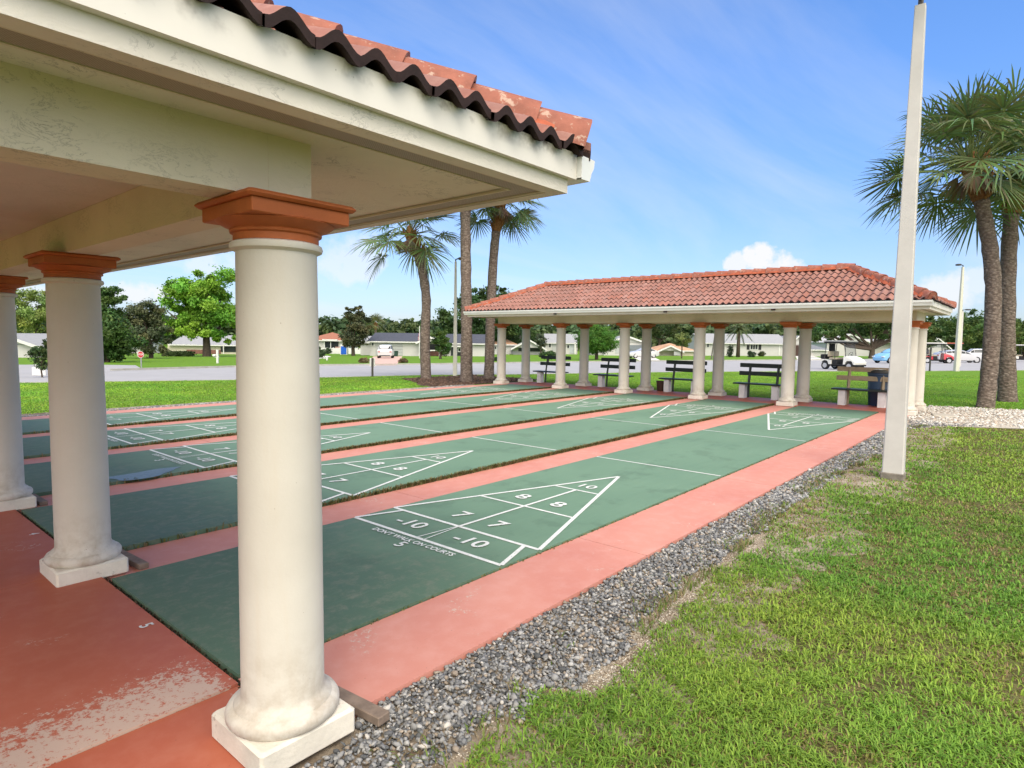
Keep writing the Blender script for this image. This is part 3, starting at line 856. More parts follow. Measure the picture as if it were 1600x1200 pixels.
od = np.argsort(tn); s_edge = np.interp(D_ROAD[0]*x+D_ROAD[1]*y, tn[od], sn[od])
ragged = (fbm(x, y, 1.6, 21)-.5)*.42
front = (y < yedge(x)+ragged*.9+.03) & (x < 15.05+ragged)
inbed = (x > 14.0) & (x < 19.0-y*.28+ragged) & (y > -9) & (y < -.5) & ~((x < 15.0+ragged*.6) & (y < -1.1-(x-14.1)*1.3+ragged))
right = (y < -.6) & (x >= 15.05) & ~inbed
back = (x > CL+1.78+ragged*.3) & (y >= -.66)
left = (y > 13.28+ragged*.8) & (x <= CL+1.9)
mulch = (x > 13.1+(y-13)*.45+ragged) & (x < 19.3+ragged) & (y > 12.6) & (y < 17.1+ragged)
mulch |= (y>16.2+ragged)&(y<17.3)&(x>15)&(x<18)
ok = (front | right | back | left) & ~mulch & (s_ < s_edge-.12)
bare = fbm(x, y, .9, 31)
front_bare = front & (bare < .34) & (y > -3.2) & (RNG.random(len(x)) < .28)
ok &= ~front_bare
ok &= ~((np.hypot(x-7.25, (y+1.22)*1.6) < .42+ragged*.8) & (RNG.random(len(x)) < .8))
tuft = np.clip((fbm(x, y, 6.5, 91)-.26)*4.2, .42, 1)
ok &= (RNG.random(len(x)) < np.where(y < -.6, tuft, 1))
x, y, r = x[ok], y[ok], r[ok]; n = len(x)
fr = (x < 15.3) & (y < 0)
dry = np.clip((fbm(x, y, 3.4, 41)*.6+fbm(x, y, .8, 43)*.4-.43)*6.0, 0, 1)*np.where(fr, .60, .2) + np.where(fr, np.clip(1-(yedge(x)-y)/.55, 0, 1)*.35, 0)
q = RNG.random((n, 1)); lush = fbm(x, y, .5, 51)[:, None]
green = np.array([.115,.235,.022])*(1-q)+np.array([.245,.405,.045])*q
green = green*(.62+.80*lush)*(1+(lattice(x, y, 1.1, 53)[:, None]-.5)*np.array([[.55, .12, .2]]))
green = np.where(fr[:, None], green*np.array([1.05,.98,1.1]), green*np.array([1.15,1.22,1.0]))
brown = np.where(RNG.random((n, 1)) < .45, np.array([.29,.205,.105]), np.array([.27,.275,.065]))*(.6+.7*RNG.random((n, 1)))
isdry = (RNG.random(n) < np.clip(dry, .16, .8))[:, None]
tint = np.where(isdry, brown, green)
h = RNG.uniform(.018, .052, n)*(.65+.7*fbm(x, y, 2.5, 61))*np.where(isdry[:,0], .7, 1)*np.where(fr, .75+.6*fbm(x, y, 6.5, 91), .72)
w = RNG.uniform(.0042, .0082, n)*(1+np.clip((r-3.5)/6.5, 0, 1.9))
P = np.stack([x, y, terr_np(x, y)+np.where(fr, .004, -.004)], -1)
blades('grass', P, h, w, tint, 1.5, 'green lawn grass with brown dry patches')
# loose runners and weeds straying over the gravel
n = 5200
x = RNG.uniform(-1.3, 14, n); off = RNG.exponential(.09, n); y = yedge(x)+.02+off
k_ = (fbm(x, y, 2.4, 71) > .5) & (y < -.72); x, y = x[k_], y[k_]; n = len(x)
tint = np.where(RNG.random((n,1)) < .5, np.array([.24,.18,.09]), np.array([.14,.21,.03]))*RNG.uniform(.7,1.2,(n,1))
blades('stray_grass', np.stack([x, y, np.full(n, -.045)], -1), RNG.uniform(.03,.07,n), RNG.uniform(.004,.007,n)*(1+np.clip((x-2)/6,0,2)), tint, 1.6, 'thin dry runners of grass straying over the gravel')
# moss and weeds along the low side of the raised courts
MX, MY, MZ = [], [], []
for k in range(0, 5):
    n = 16000 if k else 2600
    x = RNG.uniform(.0, CL, n)
    dens = np.clip((x-1.5)/3, .05, 1) if k else np.full(n, .35)
    keep = RNG.random(n) < dens*(.35+.9*fbm(x, x*0+k*7, 3, 81)); x = x[keep]
    MX.append(x); MY.append(k*CP-.004-np.abs(RNG.normal(0, .009, len(x)))); MZ.append(np.full(len(x), ZI if k else ZP-.004))
x = np.concatenate(MX); y = np.concatenate(MY); z = np.concatenate(MZ); n = len(x)
tint = np.array([(.16,.18,.055),(.21,.17,.075),(.11,.125,.04),(.27,.22,.11)])[RNG.integers(0,4,n)]*RNG.uniform(.7,1.2,(n,1))
hh = np.where(z < -.02, RNG.uniform(.036,.075,n), RNG.uniform(.006,.018,n))
blades('moss', np.stack([x,y,z],-1), hh, RNG.uniform(.008,.02,n), tint, .9, 'brown green moss and weeds growing along the raised court edges')
# dead leaves and grit on the slab joint at the near court ends
n = 2600
x = RNG.normal(-.016, .013, n); y = RNG.uniform(-.1, 11, n)
tint = np.array([(.05,.04,.025),(.10,.08,.05)])[RNG.integers(0,2,n)]
blades('litter', np.stack([x,y,np.full(n,-.03)],-1), RNG.uniform(.01,.03,n), RNG.uniform(.006,.014,n), tint, 1.5, 'dark leaf litter caught in the joint before the courts')

# ------------------------------------------------------------------ trees
M_LEAF = attr_mat('tree_leaf', .55, .25, spec=.3)
M_BARK = mat('tree_bark', (.085, .065, .05), .9, .35, 6, .6, 20, .02, .1)
def leaf_cloud(ell, n, size, tint, clump=.26, nclump=60, up=.5, spread=1.0):
    """leaf-sized faces in clumps through ellipsoids: ell = [(centre, radii)]"""
    w = np.array([(e[1][0]*e[1][1]*e[1][2])**(2/3) for e in ell]); w /= w.sum()
    C = []; CR = []; CT = []; CO = []
    for e, wi in zip(ell, w):
        k = max(4, int(nclump*wi))
        d = RNG.normal(size=(k, 3)); d /= np.linalg.norm(d, axis=1)[:, None]
        rr = (.35+.65*np.sqrt(RNG.random((k, 1))))*spread
        rr *= (1+RNG.normal(0, .08, (k, 1)))
        C.append(np.array(e[0])+d*rr*np.array(e[1])); CR.append(np.full(k, clump*min(e[1])*1.0)*RNG.uniform(.6,1.35,k))
        CO.append(d)
    C = np.concatenate(C); CR = np.concatenate(CR); CO = np.concatenate(CO)
    ct = RNG.uniform(.72, 1.28, len(C)); ch = RNG.uniform(-1, 1, len(C))
    i = RNG.integers(0, len(C), n)
    g = RNG.normal(size=(n, 3))*np.array([1, 1, .72])
    P = C[i]+g*CR[i][:, None]*.75
    nr = CO[i]*.6+RNG.normal(size=(n, 3))*.75+np.array([0, 0, up])
    nr /= np.linalg.norm(nr, axis=1)[:, None]
    t = np.cross(nr, RNG.normal(size=(n, 3))); t /= np.linalg.norm(t, axis=1)[:, None]
    b = np.cross(nr, t)
    s = (size*RNG.uniform(.6, 1.35, n))[:, None]
    V = np.stack([P-t*s*.5, P+b*s*.32, P+t*s*.5, P-b*s*.32], 1).reshape(-1, 3)
    F = np.arange(n)[:, None]*4+np.arange(4)[None]
    T = np.array(tint)[None]*ct[i][:, None]*RNG.uniform(.8, 1.2, (n, 1))*(1+ch[i][:, None]*np.array([[.22, .04, -.10]]))
    return V, F, np.repeat(T.clip(0, 1), 4, 0)
def cam_right(): return Vector((RT[0], RT[1], 0)).normalized()
def cam_fwd(): return Vector((_fw[0], _fw[1], 0)).normalized()
def tree(name, label, cat, base, blobs, n, leaf, tint, trunk=(3, .5), group=None, depth=None, clump=.26, nclump=70, limbs=5, thick=.8, bark=None, spread=1.0, up=.5):
    """blobs: (u, v, radius_u, radius_v) of the crown's masses as read on the photograph, turned to metres at the tree's own distance"""
    (P0, d) = at(*base) if depth is None else (depth_at(base[0], depth), depth)
    k = d/FPX; r_, f_ = cam_right(), cam_fwd()
    P0 = Vector(P0)
    vb = base[1] if depth is None else 600-FPX*((P0-Vector(CAM)).dot(Vector(UP)))/d
    root = thing(name, label, cat, P0, 0, group)
    ell = []
    for q in blobs:
        u, v, ru, rv = q[:4]; dz = q[4] if len(q) > 4 else random.uniform(-.35, .35)*ru
        c = r_*((u-base[0])*k)+Vector((0, 0, (vb-v)*k))+f_*(dz*k)
        ell.append((tuple(c), (ru*k, max(ru*thick, 1)*k, rv*k)))
    V, F, T = leaf_cloud(ell, int(n*3.0), leaf*.54, tuple(q*1.22 for q in tint), clump, nclump, up, spread)
    np_mesh('crown', V, F, M_LEAF, T, parent=root)
    if trunk:
        tw, split = trunk; mb = MB(); R0 = tw*k/2
        top = max(ell, key=lambda e: e[0][2]); low = min(ell, key=lambda e: e[0][2])
        H = low[0][2]*split+0.0001
        mb.tube([(0,0,-.2),(0,0,.05),(random.uniform(-.05,.05),0,H*.5),(0,0,H)], [R0*1.5,R0*1.2,R0,R0*.85], 10, jit=.06)
        for i in range(limbs):
            e = ell[i % len(ell)]; c = Vector(e[0])+Vector((random.uniform(-.5,.5)*e[1][0], random.uniform(-.5,.5)*e[1][1], random.uniform(-.2,.5)*e[1][2]))
            s = Vector((0,0,H*random.uniform(.8,1.0))); mid = s.lerp(c, .5)+Vector((0,0,-.08*(c-s).length if abs(c.x-s.x)+abs(c.y-s.y)>abs(c.z-s.z) else 0))
            mb.tube([s, mid, c], [R0*.6, R0*.38, R0*.12], 7, jit=.08)
        mb.build('trunk', bark or M_BARK, root, 60)
    return root
G1 = (.110,.215,.022); G2 = (.042,.080,.022); G3 = (.075,.135,.026); G4 = (.06,.068,.035); G5 = (.135,.185,.045); G6 = (.030,.058,.020)
tree('shade_tree', 'big bright green leafy tree standing in front of the beige house', 'tree', (323,557),
     [(300,462,46,34),(345,468,40,40),(320,448,42,26),(270,492,32,24),(350,505,26,30),(300,512,50,20),(330,520,30,16),(275,515,30,16),(355,525,24,12),(310,480,46,30)], 15000, .62, (.15,.295,.03), (11,1.1), nclump=150, clump=.20)
tree('weeping_tree', 'pale olive tree with fine loose foliage rising over the white house with two dark windows', 'tree', (58,560),
     [(38,490,34,32),(60,478,30,22),(20,500,22,26),(70,500,20,30)], 5200, .5, (.17,.225,.055), (5,1), depth=88)
tree('cypress_tree', 'dense dark green tree between the second column and the stop sign', 'tree', (168,566),
     [(172,520,34,40),(165,480,26,34),(185,540,30,22),(150,540,24,24),(178,465,18,16)], 7000, .42, (.052,.098,.022), (6,.8), nclump=110)
tree('shrubby_oak', 'grey green shrubby tree behind the stop sign', 'tree', (236,560),
     [(225,510,30,28),(250,530,26,22),(205,525,24,26),(212,490,24,18),(240,490,22,18)], 5200, .42, (.075,.088,.042), (6,.9), nclump=90)
tree('small_shrub_tree', 'small dark shrub beside the white mailbox at the side street', 'shrub', (66,590),
     [(66,562,13,18),(56,548,9,10),(72,545,10,18)], 900, .16, (.04,.07,.02), (2,.9), clump=.35)
tree('feathery_tree', 'dark smoky tree with a thin forked top by the blue panel', 'tree', (552,556),
     [(556,520,18,24),(548,500,12,18),(566,505,14,18),(540,530,12,14),(562,486,10,10),(544,488,6,9)], 4200, .55, (.070,.075,.035), (5,.85), nclump=90)
tree('round_tree', 'small round dark green tree on the lawn before the grey roofed house', 'tree', (688,561),
     [(688,535,15,18),(682,528,10,10),(697,540,11,11),(690,520,10,8)], 2600, .36, (.055,.10,.022), (3.4,.9), nclump=60)
tree('live_oak', 'huge dark oak with loose leafy edge rising behind the three palms', 'tree', (745,556),
     [(760,490,50,34),(720,500,36,28),(790,480,40,28),(745,465,24,16),(775,455,22,12),(700,515,22,18),(805,520,40,28)], 9000, 1.0, (.046,.085,.024), None, depth=128, nclump=190, clump=.18)
tree('umbrella_tree', 'dense bright green dome shaped tree on a short forked trunk by the road', 'tree', (932,562),
     [(932,533,34,20,0),(932,524,27,17,0),(932,536,30,12,0)], 15000, .24, (.060,.150,.018), (5,.72), nclump=700, clump=.16, limbs=9, thick=.95)
tree('mushroom_topiary', 'clipped mushroom shaped shrub on a single short stem beside the road', 'shrub', (857,569),
     [(856,555,14.5,6.5,0)], 1700, .18, (.040,.082,.022), (2.2,.8), nclump=120, clump=.16, limbs=1)
tree('sapling', 'thin young tree with yellow green leaves in front of tan roofed house', 'tree', (1065,560),
     [(1065,528,13,10),(1058,534,10,8),(1072,534,9,8)], 1300, .34, (.13,.165,.05), (2,1), nclump=40)
tree('spreading_oak', 'wide spreading dark oak with many bare forked limbs across the road', 'tree', (1362,560),
     [(1300,518,32,15),(1340,512,34,14),(1380,514,32,15),(1420,512,28,18),(1275,522,20,13),(1365,500,44,14),(1432,500,16,14),(1405,492,26,12)], 7600, .6, (.050,.095,.022), (8,.45), nclump=150, clump=.22, limbs=18)
tree('grey_tree', 'loose grey green tree beside the hedge before the pale roofed house', 'tree', (845,553), [(846,535,8,10),(842,528,7,7)], 700, .5, (.07,.085,.05), (1.5,.9), depth=112)
for i, (u, v, ru, rv, dd, lab) in enumerate((
        (1030,508,34,16,150,'broad olive tree behind the tan roofed house with white gable'),
        (1440,515,22,26,120,'leafy tree showing past the end of the tiled pavilion roof'),
        (1545,515,50,24,115,'wide bushy tree behind the white sedan in the parking lot'),
        (1600,525,40,22,105,'bushy tree behind the palm pair and the cart with a white roof'),
        (1500,508,40,20,125,'rounded tree behind the thin lamp posts of the parking lot'))):
    tree('lot_tree', lab, 'tree', (u, 552), [(u,v,ru,rv),(u-ru*.6,v+6,ru*.6,rv*.7),(u+ru*.6,v+5,ru*.6,rv*.7),(u+ru*.2,v-rv*.7,ru*.5,rv*.5),(u,v+rv*.8,ru*1.1,rv*.5)], 3600, .75, [(.06,.085,.03),(.05,.085,.02),(.075,.125,.024),(.10,.15,.03),(.055,.105,.024)][i], (4,.7), 'trees round the parking lot', dd, nclump=110, clump=.2)
# far-off wood: one mass along the skyline
ell = []
for dd, vt in ((190, 0), (215, -3), (250, -6)):
    u = -150
    while u < 1760:
        top = np.interp(u, [-150,0,150,480,500,540,600,640,700,800,1000,1200,1420,1500,1560,1700], [495,500,505,500,494,500,507,505,508,506,507,503,503,503,508,500])+vt+random.uniform(-5, 5)
        P = Vector(depth_at(u, dd)); k = dd/FPX; hz = 600-FPX*((P-Vector(CAM)).dot(Vector(UP)))/dd
        rv = (hz-top)/2*k; ell.append(((P.x, P.y, P.z+rv), (random.uniform(14,26)*k, 20*k, rv)))
        u += random.uniform(16, 30)
V, F, T = leaf_cloud(ell, 130000, 1.7, (.072,.112,.042), .30, 4200)
kind(np_mesh('distant_wood', V, F, M_LEAF, T), 'stuff', 'line of dark green woodland along the skyline behind the houses')
# hedges and bushes
def bush(name, label, cat, u, v, ru, rv, tint, n=500, leaf=.14, group=None, depth=None):
    return tree(name, label, cat, (u, v), [(u, v-rv*.9, ru, rv, 0)], n, leaf, tint, None, group, depth, .3, 50)
def hedge(label, u0, u1, v0, v1, tint, n=1600, leaf=.2, group=None):
    (P, d) = at((u0+u1)/2, v1); k = d/FPX; L = (u1-u0)*k; H = (v1-v0)*k
    rz = math.atan2(_rt[1], _rt[0])
    root = thing('hedge', label, 'hedge', P, rz, group)
    X = RNG.uniform(-L/2, L/2, n); Y = RNG.uniform(-.6, .6, n); Z = RNG.uniform(0, H, n)
    f = RNG.integers(0, 3, n); Y = np.where(f == 0, -.6+RNG.normal(0,.05,n), Y); Z = np.where(f == 1, H+RNG.normal(0,.05,n), Z)
    Pn = np.stack([X,Y,Z],-1); nr = RNG.normal(size=(n,3))+np.array([0,-.5,.5]); nr /= np.linalg.norm(nr,axis=1)[:,None]
    t = np.cross(nr, RNG.normal(size=(n,3))); t /= np.linalg.norm(t,axis=1)[:,None]; b = np.cross(nr,t); s = leaf*RNG.uniform(.6,1.3,(n,1))
    V = np.stack([Pn-t*s*.5,Pn+b*s*.4,Pn+t*s*.5,Pn-b*s*.4],1).reshape(-1,3)
    np_mesh('foliage', V, np.arange(n)[:,None]*4+np.arange(4)[None], M_LEAF, np.repeat(np.array(tint)*RNG.uniform(.6,1.3,(n,1)),4,0), parent=root)
    MB().bbox(-L/2+.1,L/2-.1,-.5,.5,0,H-.1,.2).build('stem_mass', mat('hedge_twigs', (.02,.025,.012), .95), root)
hedge('long dark clipped hedge before the white house with open gable', 804, 850, 543.5, 551.5, (.028,.045,.018), 2600, .26, 'hedges')
hedge('low green hedge in front of the beige house', 258, 303, 550, 557, (.045,.075,.02), 1500, .2, 'hedges')
hedge('long dark hedge under the tan roof with white gable', 1026, 1062, 543, 551, (.05,.06,.025), 1500, .25, 'hedges')
bush('brown_shrub', 'low brown grassy shrub beside the pink driveway nearest the blue panel', 'shrub', 569, 567, 8, 4, (.16,.12,.06), 500, .2, 'brown shrubs at the driveway')
bush('brown_shrub', 'low brown grassy shrub beside the pink driveway nearest the porch', 'shrub', 630, 567, 8.5, 3.6, (.13,.09,.05), 500, .2, 'brown shrubs at the driveway')
for i, u in enumerate((739,745,751)):
    bush('round_bush', 'small dark round bush in the row of three against the white wall', 'shrub', u, 556.5, 2.6, 2.6, (.03,.045,.02), 220, .2, 'round bushes on the white wall')
bush('small_bush', 'small dark bush at the foot of the tan house wall beside the end column', 'shrub', 775, 564, 4, 3, (.03,.06,.02), 240, .18)
bush('leafy_bush', 'dark leafy bush below the shuttered bay window', 'shrub', 1175, 558, 7, 5, (.03,.055,.022), 600, .3, 'bushes by the white wall')
bush('leafy_bush', 'olive bush next to the dark one along the white wall', 'shrub', 1190, 557, 6, 4, (.06,.075,.03), 500, .3, 'bushes by the white wall')
bush('leafy_bush', 'spiky dark plant near the end of the white wall', 'shrub', 1216, 556, 4, 5, (.03,.05,.03), 300, .3, 'bushes by the white wall')
bush('leafy_bush', 'tall dark bush half hidden behind the date palm trunk', 'shrub', 1141, 558, 5.5, 10, (.025,.04,.02), 600, .3, 'bushes by the white wall')
bush('round_hedge_bush', 'rounded olive bush on the lawn behind the white golf cart', 'shrub', 1287, 551, 6, 4, (.06,.085,.03), 500, .25)
bush('garden_bush', 'tall leafy bush next to the big front column at the edge of the lawn', 'shrub', 499, 559, 8, 9, (.055,.085,.035), 800, .3, 'bushes by the fence')
bush('garden_bush', 'loose low bush in front of the white fence', 'shrub', 512, 553, 6, 4.5, (.06,.09,.045), 500, .3, 'bushes by the fence')

# ------------------------------------------------------------------ palms
M_PALM = attr_mat('palm_frond', .45, .22, spec=.4)
def palm_bark():
    mt, nt, b = nodes('palm_bark'); p = pos(nt)
    mp = nt.nodes.new('ShaderNodeMapping'); mp.inputs['Scale'].default_value = (1,1,1.6); nt.links.new(p, mp.inputs[0])
    n1 = noise(nt, 10, 7, .7, mp.outputs[0]); n2 = noise(nt, 2.2, 4, .6, p)
    vo = nt.nodes.new('ShaderNodeTexVoronoi'); vo.inputs['Scale'].default_value = 11; nt.links.new(mp.outputs[0], vo.inputs['Vector'])
    c = mix(nt, ramp(nt, n1.outputs[0], .35, .68).outputs[0], (.12, .09, .073), (.33, .27, .225))
    c = mix(nt, math_(nt, 'MULTIPLY', ramp(nt, vo.outputs['Distance'], .25, .6).outputs[0], .5), c, (.07, .05, .042))
    c = mix(nt, math_(nt, 'MULTIPLY', ramp(nt, n2.outputs[0], .5, .7).outputs[0], .5), c, (.15, .105, .085))
    nt.links.new(c, b.inputs['Base Color']); b.inputs['Roughness'].default_value = .95; b.inputs['Specular IOR Level'].default_value = .1
    h = math_(nt, 'ADD', n1.outputs[0], vo.outputs['Distance']); bump(nt, b, h, .9, .03)
    return mt
M_PBARK = palm_bark()
M_BOOT = mat('palm_boot', (.17, .085, .035), .9, .45, 14, .6, 40, .01, .1)
def fan_leaf(V, F, T, hub, d, L, tint, nseg=26, droop=.45, span=2.0, wseg=.035):
    d = d.normalized(); s = d.cross(Vector((0,0,1)))
    if s.length < .05: s = Vector((1,0,0))
    s.normalize(); u = s.cross(d)
    roll = random.uniform(-.5, .5); s, u = s*math.cos(roll)+u*math.sin(roll), u*math.cos(roll)-s*math.sin(roll)
    for i in range(nseg):
        th = span*(2*i/(nseg-1)-1)+random.uniform(-.04,.04)
        ll = L*(.62+.38*math.cos(th*.72))*random.uniform(.9,1.08)
        a = d*math.cos(th)+s*math.sin(th)
        cup = u*(.18*abs(math.sin(th)))
        q = a.cross(u).normalized(); tw = random.uniform(-.5,.5); q = q*math.cos(tw)+u*math.sin(tw)
        k = len(V); tt = tuple(x*random.uniform(.75,1.25) for x in tint)
        dr = droop*random.uniform(.5,1.5)
        for f, w in ((.08,.5),(.45,1.0),(.75,.75),(1.0,.08)):
            p = hub+a*(ll*f)+cup*(ll*f)+Vector((0,0,-dr*ll*f**2.4))
            V += [p-q*wseg*w, p+q*wseg*w]; T += [tt, tt]
        for j in range(3): F.append((k+2*j, k+2*j+1, k+2*j+3, k+2*j+2))
def sabal_palm(label, path_px, depth, crown_px, rad, nleaf=42, L=1.0, pet=1.0, seed=1, boots=True, tint=(.112,.160,.058), group='cabbage palms', lo=-48):
    random.seed(seed)
    Pt = [Vector(CAM+ray(u, v)*depth) for u, v in path_px]
    base = Vector((Pt[0].x, Pt[0].y, terrain(Pt[0].x, Pt[0].y)))
    root = thing('palm_tree', label, 'palm tree', base, 0, group)
    Pt[0].z = base.z-.25
    # refine path
    path = []
    for i in range(len(Pt)-1):
        a, b_, c, d = Pt[max(i-1,0)], Pt[i], Pt[i+1], Pt[min(i+2,len(Pt)-1)]
        for j in range(7):
            t = j/7
            path.append(.5*((2*b_)+(c-a)*t+(2*a-5*b_+4*c-d)*t*t+(3*b_-a-3*c+d)*t**3))
    path.append(Pt[-1]); path = [p-base for p in path]
    n = len(path)
    rr = [rad*(1.0+.30*math.exp(-i/2.4)-.10*i/n+.04*math.sin(i*1.9)) for i in range(n)]
    MB().tube(path, rr, 18, jit=.045).build('trunk', M_PBARK, root, True)
    C = Vector(CAM+ray(*crown_px)*depth)-base
    # boots: old leaf bases woven round the crown shaft
    bm = MB(); top = path[-1]
    bm.tube([top, top.lerp(C, .5), C, C+Vector((0,0,.35))], [rad*1.0, rad*1.25, rad*1.15, rad*.4], 12, jit=.12)
    for i in range(60):
        a = random.uniform(0, 6.28); f = random.random()
        p = top.lerp(C, f*1.0); o_ = Vector((math.cos(a), math.sin(a), 0))
        bm.tube([p+o_*rad*.8, p+o_*rad*1.25+Vector((0,0,.12)), p+o_*rad*(1.5+random.random()*.5)+Vector((0,0,.28+.1*random.random()))], [.05,.04,.012], 4)
    bm.build('leaf_bases', M_BOOT, root)
    V=[]; F=[]; T=[]; pm = MB()
    for i in range(nleaf):
        a = i*2.39996+random.uniform(-.3,.3); f = (i+.5)/nleaf
        el = R(lo+ (88-lo)*f**.8+random.uniform(-8,8))
        d = Vector((math.cos(a)*math.cos(el), math.sin(a)*math.cos(el), math.sin(el)))
        pl = pet*random.uniform(.75,1.15)*(1 if el < 1.0 else .8)
        sg = .28*pl*(1-abs(math.sin(el)))
        p0 = C+Vector((d.x,d.y,0))*rad*.5; p1 = p0+d*pl*.55+Vector((0,0,.0)); p2 = p0+d*pl+Vector((0,0,-sg))
        pm.tube([p0,p1,p2],[.022,.016,.011],4)
        d2 = (d+Vector((0,0,-(.05+.45*max(0,math.cos(el))*random.uniform(.5,1.2))))).normalized()
        tn = tint if random.random() < .8 else (tint[0]*1.7, tint[1]*1.45, tint[2]*1.2)
        fan_leaf(V, F, T, p2, d2, L*random.uniform(.85,1.15), tn, 30, droop=.10+.30*random.random(), span=2.15, wseg=.027)
    for i in range(5):        # a few dead hanging leaves
        a = random.uniform(0,6.28); p2 = C+Vector((math.cos(a)*rad*1.6, math.sin(a)*rad*1.6, -.25))
        fan_leaf(V, F, T, p2, Vector((math.cos(a)*.4,math.sin(a)*.4,-1)), L*.55, (.17,.13,.08), 12, .1, .8)
    pm.build('leaf_stalks', mat('palm_stalk', (.12,.15,.04), .6), root)
    np_mesh('fronds', np.array([tuple(v) for v in V]), np.array(F), M_PALM, np.array(T), parent=root)
    return root
sabal_palm('leaning cabbage palm rooted in the white pebbles closest to the square lamp post', [(1537,657),(1546,580),(1552,470),(1547,390),(1533,312)], 17.05, (1519,258), .20, 56, 1.22, 1.62, 3, lo=-36)
sabal_palm('straight cabbage palm behind the leaning one in the pebble bed', [(1574,641),(1573,540),(1575,430),(1580,335)], 18.9, (1594,272), .22, 44, 1.15, 1.5, 8, lo=-40)
sabal_palm('crooked cabbage palm standing apart on the lawn before the grey roofed house', [(666,592),(664,530),(666,470),(660,425),(653,398)], 25.8, (640,366), .20, 34, 1.1, 1.35, 12, lo=-40)
sabal_palm('tall straight cabbage palm in mulch whose crown hides behind the near roof', [(729,598),(729,500),(728,420),(727,330)], 24.3, (726,262), .22, 34, 1.0, 1.15, 15)
sabal_palm('slightly bent cabbage palm in mulch closest to the far pavilion', [(764,592),(766,510),(770,420),(775,362)], 26.3, (782,316), .20, 36, 1.0, 1.15, 19, lo=-38)
sabal_palm('small pale cabbage palm sticking up behind the grey roofed garage', [(587,545),(587,530),(587,515)], 118, (587,506), .25, 24, 1.5, 1.2, 23, tint=(.16,.17,.07))
random.seed(99)
def date_palm():
    (P, d) = at(1153,558); k = d/FPX
    root = thing('date_palm', 'date palm with arching feather fronds before the shuttered white house', 'palm tree', P)
    H = 42*k; MB().tube([(0,0,-.2),(0,0,H*.5),(0,0,H)],[3.2*k,2.7*k,2.6*k],10,jit=.06).build('trunk', M_BARK, root, True)
    V=[];F=[];T=[]
    for i in range(34):
        a = i*2.4; el = R(-15+95*(i/34)); L = 24*k*random.uniform(.85,1.1)
        hd = Vector((math.cos(a),math.sin(a),0)); sd = Vector((-math.sin(a),math.cos(a),0)); prev=None
        for j in range(15):
            t = j/14; p = Vector((0,0,H))+hd*(L*t*math.cos(el)*.95)+Vector((0,0,L*(t*math.sin(el)-.62*t*t)))
            if prev is not None:
                for sg in (-1,1):
                    kk=len(V); tip = p+sd*sg*L*.17*(1-.6*t)+Vector((0,0,-L*.06))+hd*L*.05
                    V += [prev, p, tip]; T += [tuple(x*random.uniform(.7,1.2) for x in (.09,.115,.045))]*3; F.append((kk,kk+1,kk+2))
            prev = p
    np_mesh('fronds', np.array([tuple(v) for v in V]), np.array(F), M_PALM, np.array(T), parent=root)
date_palm()

# ------------------------------------------------------------------ lamp posts
M_POST = mat('lamp_post_concrete', (.53, .505, .475), .7, .09, 2.5, .25, 50, .004, .25, spots=((.36, .33, .29), 22, .70))
M_DARKMETAL = mat('dark_metal', (.045, .04, .037), .45, .2, 8, spec=.5)
def taper_post(mb, a, b, h, z0=-.3):
    q = [(-1,-1),(1,-1),(1,1),(-1,1)]; c = .12
    pts = []
    for s, z in ((a, z0), (b, h)):
        for x, y in ((-1+c,-1),(1-c,-1),(1,-1+c),(1,1-c),(1-c,1),(-1+c,1),(-1,1-c),(-1,-1+c)): pts.append((x*s, y*s, z))
    mb.add(pts, [tuple(range(7,-1,-1)), tuple(range(8,16))]+[(i,(i+1)%8,8+(i+1)%8,8+i) for i in range(8)])
    return mb
def lamp_post(label, P, h, a, b, rz, arm, m_=None, group='lamp posts'):
    root = thing('lamp_post', label, 'lamp post', P, rz, group)
    taper_post(MB(), a, b, h).build('post', m_ or M_POST, root)
    if arm:
        ar = MB().tube([(0,0,h-.02),(0,0,h+.10),(arm*.3,0,h+.13),(arm*.45,0,h+.13)],.03,8)
        ar.build('arm', M_DARKMETAL, root, 40)
        x0, x1 = sorted((arm*.4, arm))
        MB().bbox(x0,x1,-.14,.14,h+.08,h+.19,.03).build('lamp_head', M_DARKMETAL, root, 30)
    return root
lp = lamp_post('thick tapering square concrete lamp post planted at the end of the gravel strip', (7.73,-1.585,-.06), 5.80, .122, .057, R(3), -.62)
MB().bbox(-.129,.129,-.129,.129,-.10,.10,.01).build('concrete_collar', mat('stained_concrete',(.20,.175,.145),.9,.35,9,.5,40,.01), lp)
M_POSTW = mat('cream_post_paint', (.56, .535, .47), .6, .06, 2)
P, d = at(711,588); lamp_post('thin pale lamp post between the crooked palm and the tall straight palm', P, 177*d/FPX, .095, .045, YAW-math.pi/2, .30, M_POSTW)
P, d = at(1494,580); lamp_post('slender lamp post with its head turned to the pavilion, in front of the white sedan', P, 161*d/FPX, .13, .06, YAW-math.pi/2+math.pi, .42, M_POSTW)
P = depth_at(1500.5, 52); lamp_post('shorter lamp post with flat head on an arm in the parking lot', P, 4.6, .09, .05, YAW-math.pi/2, .62)

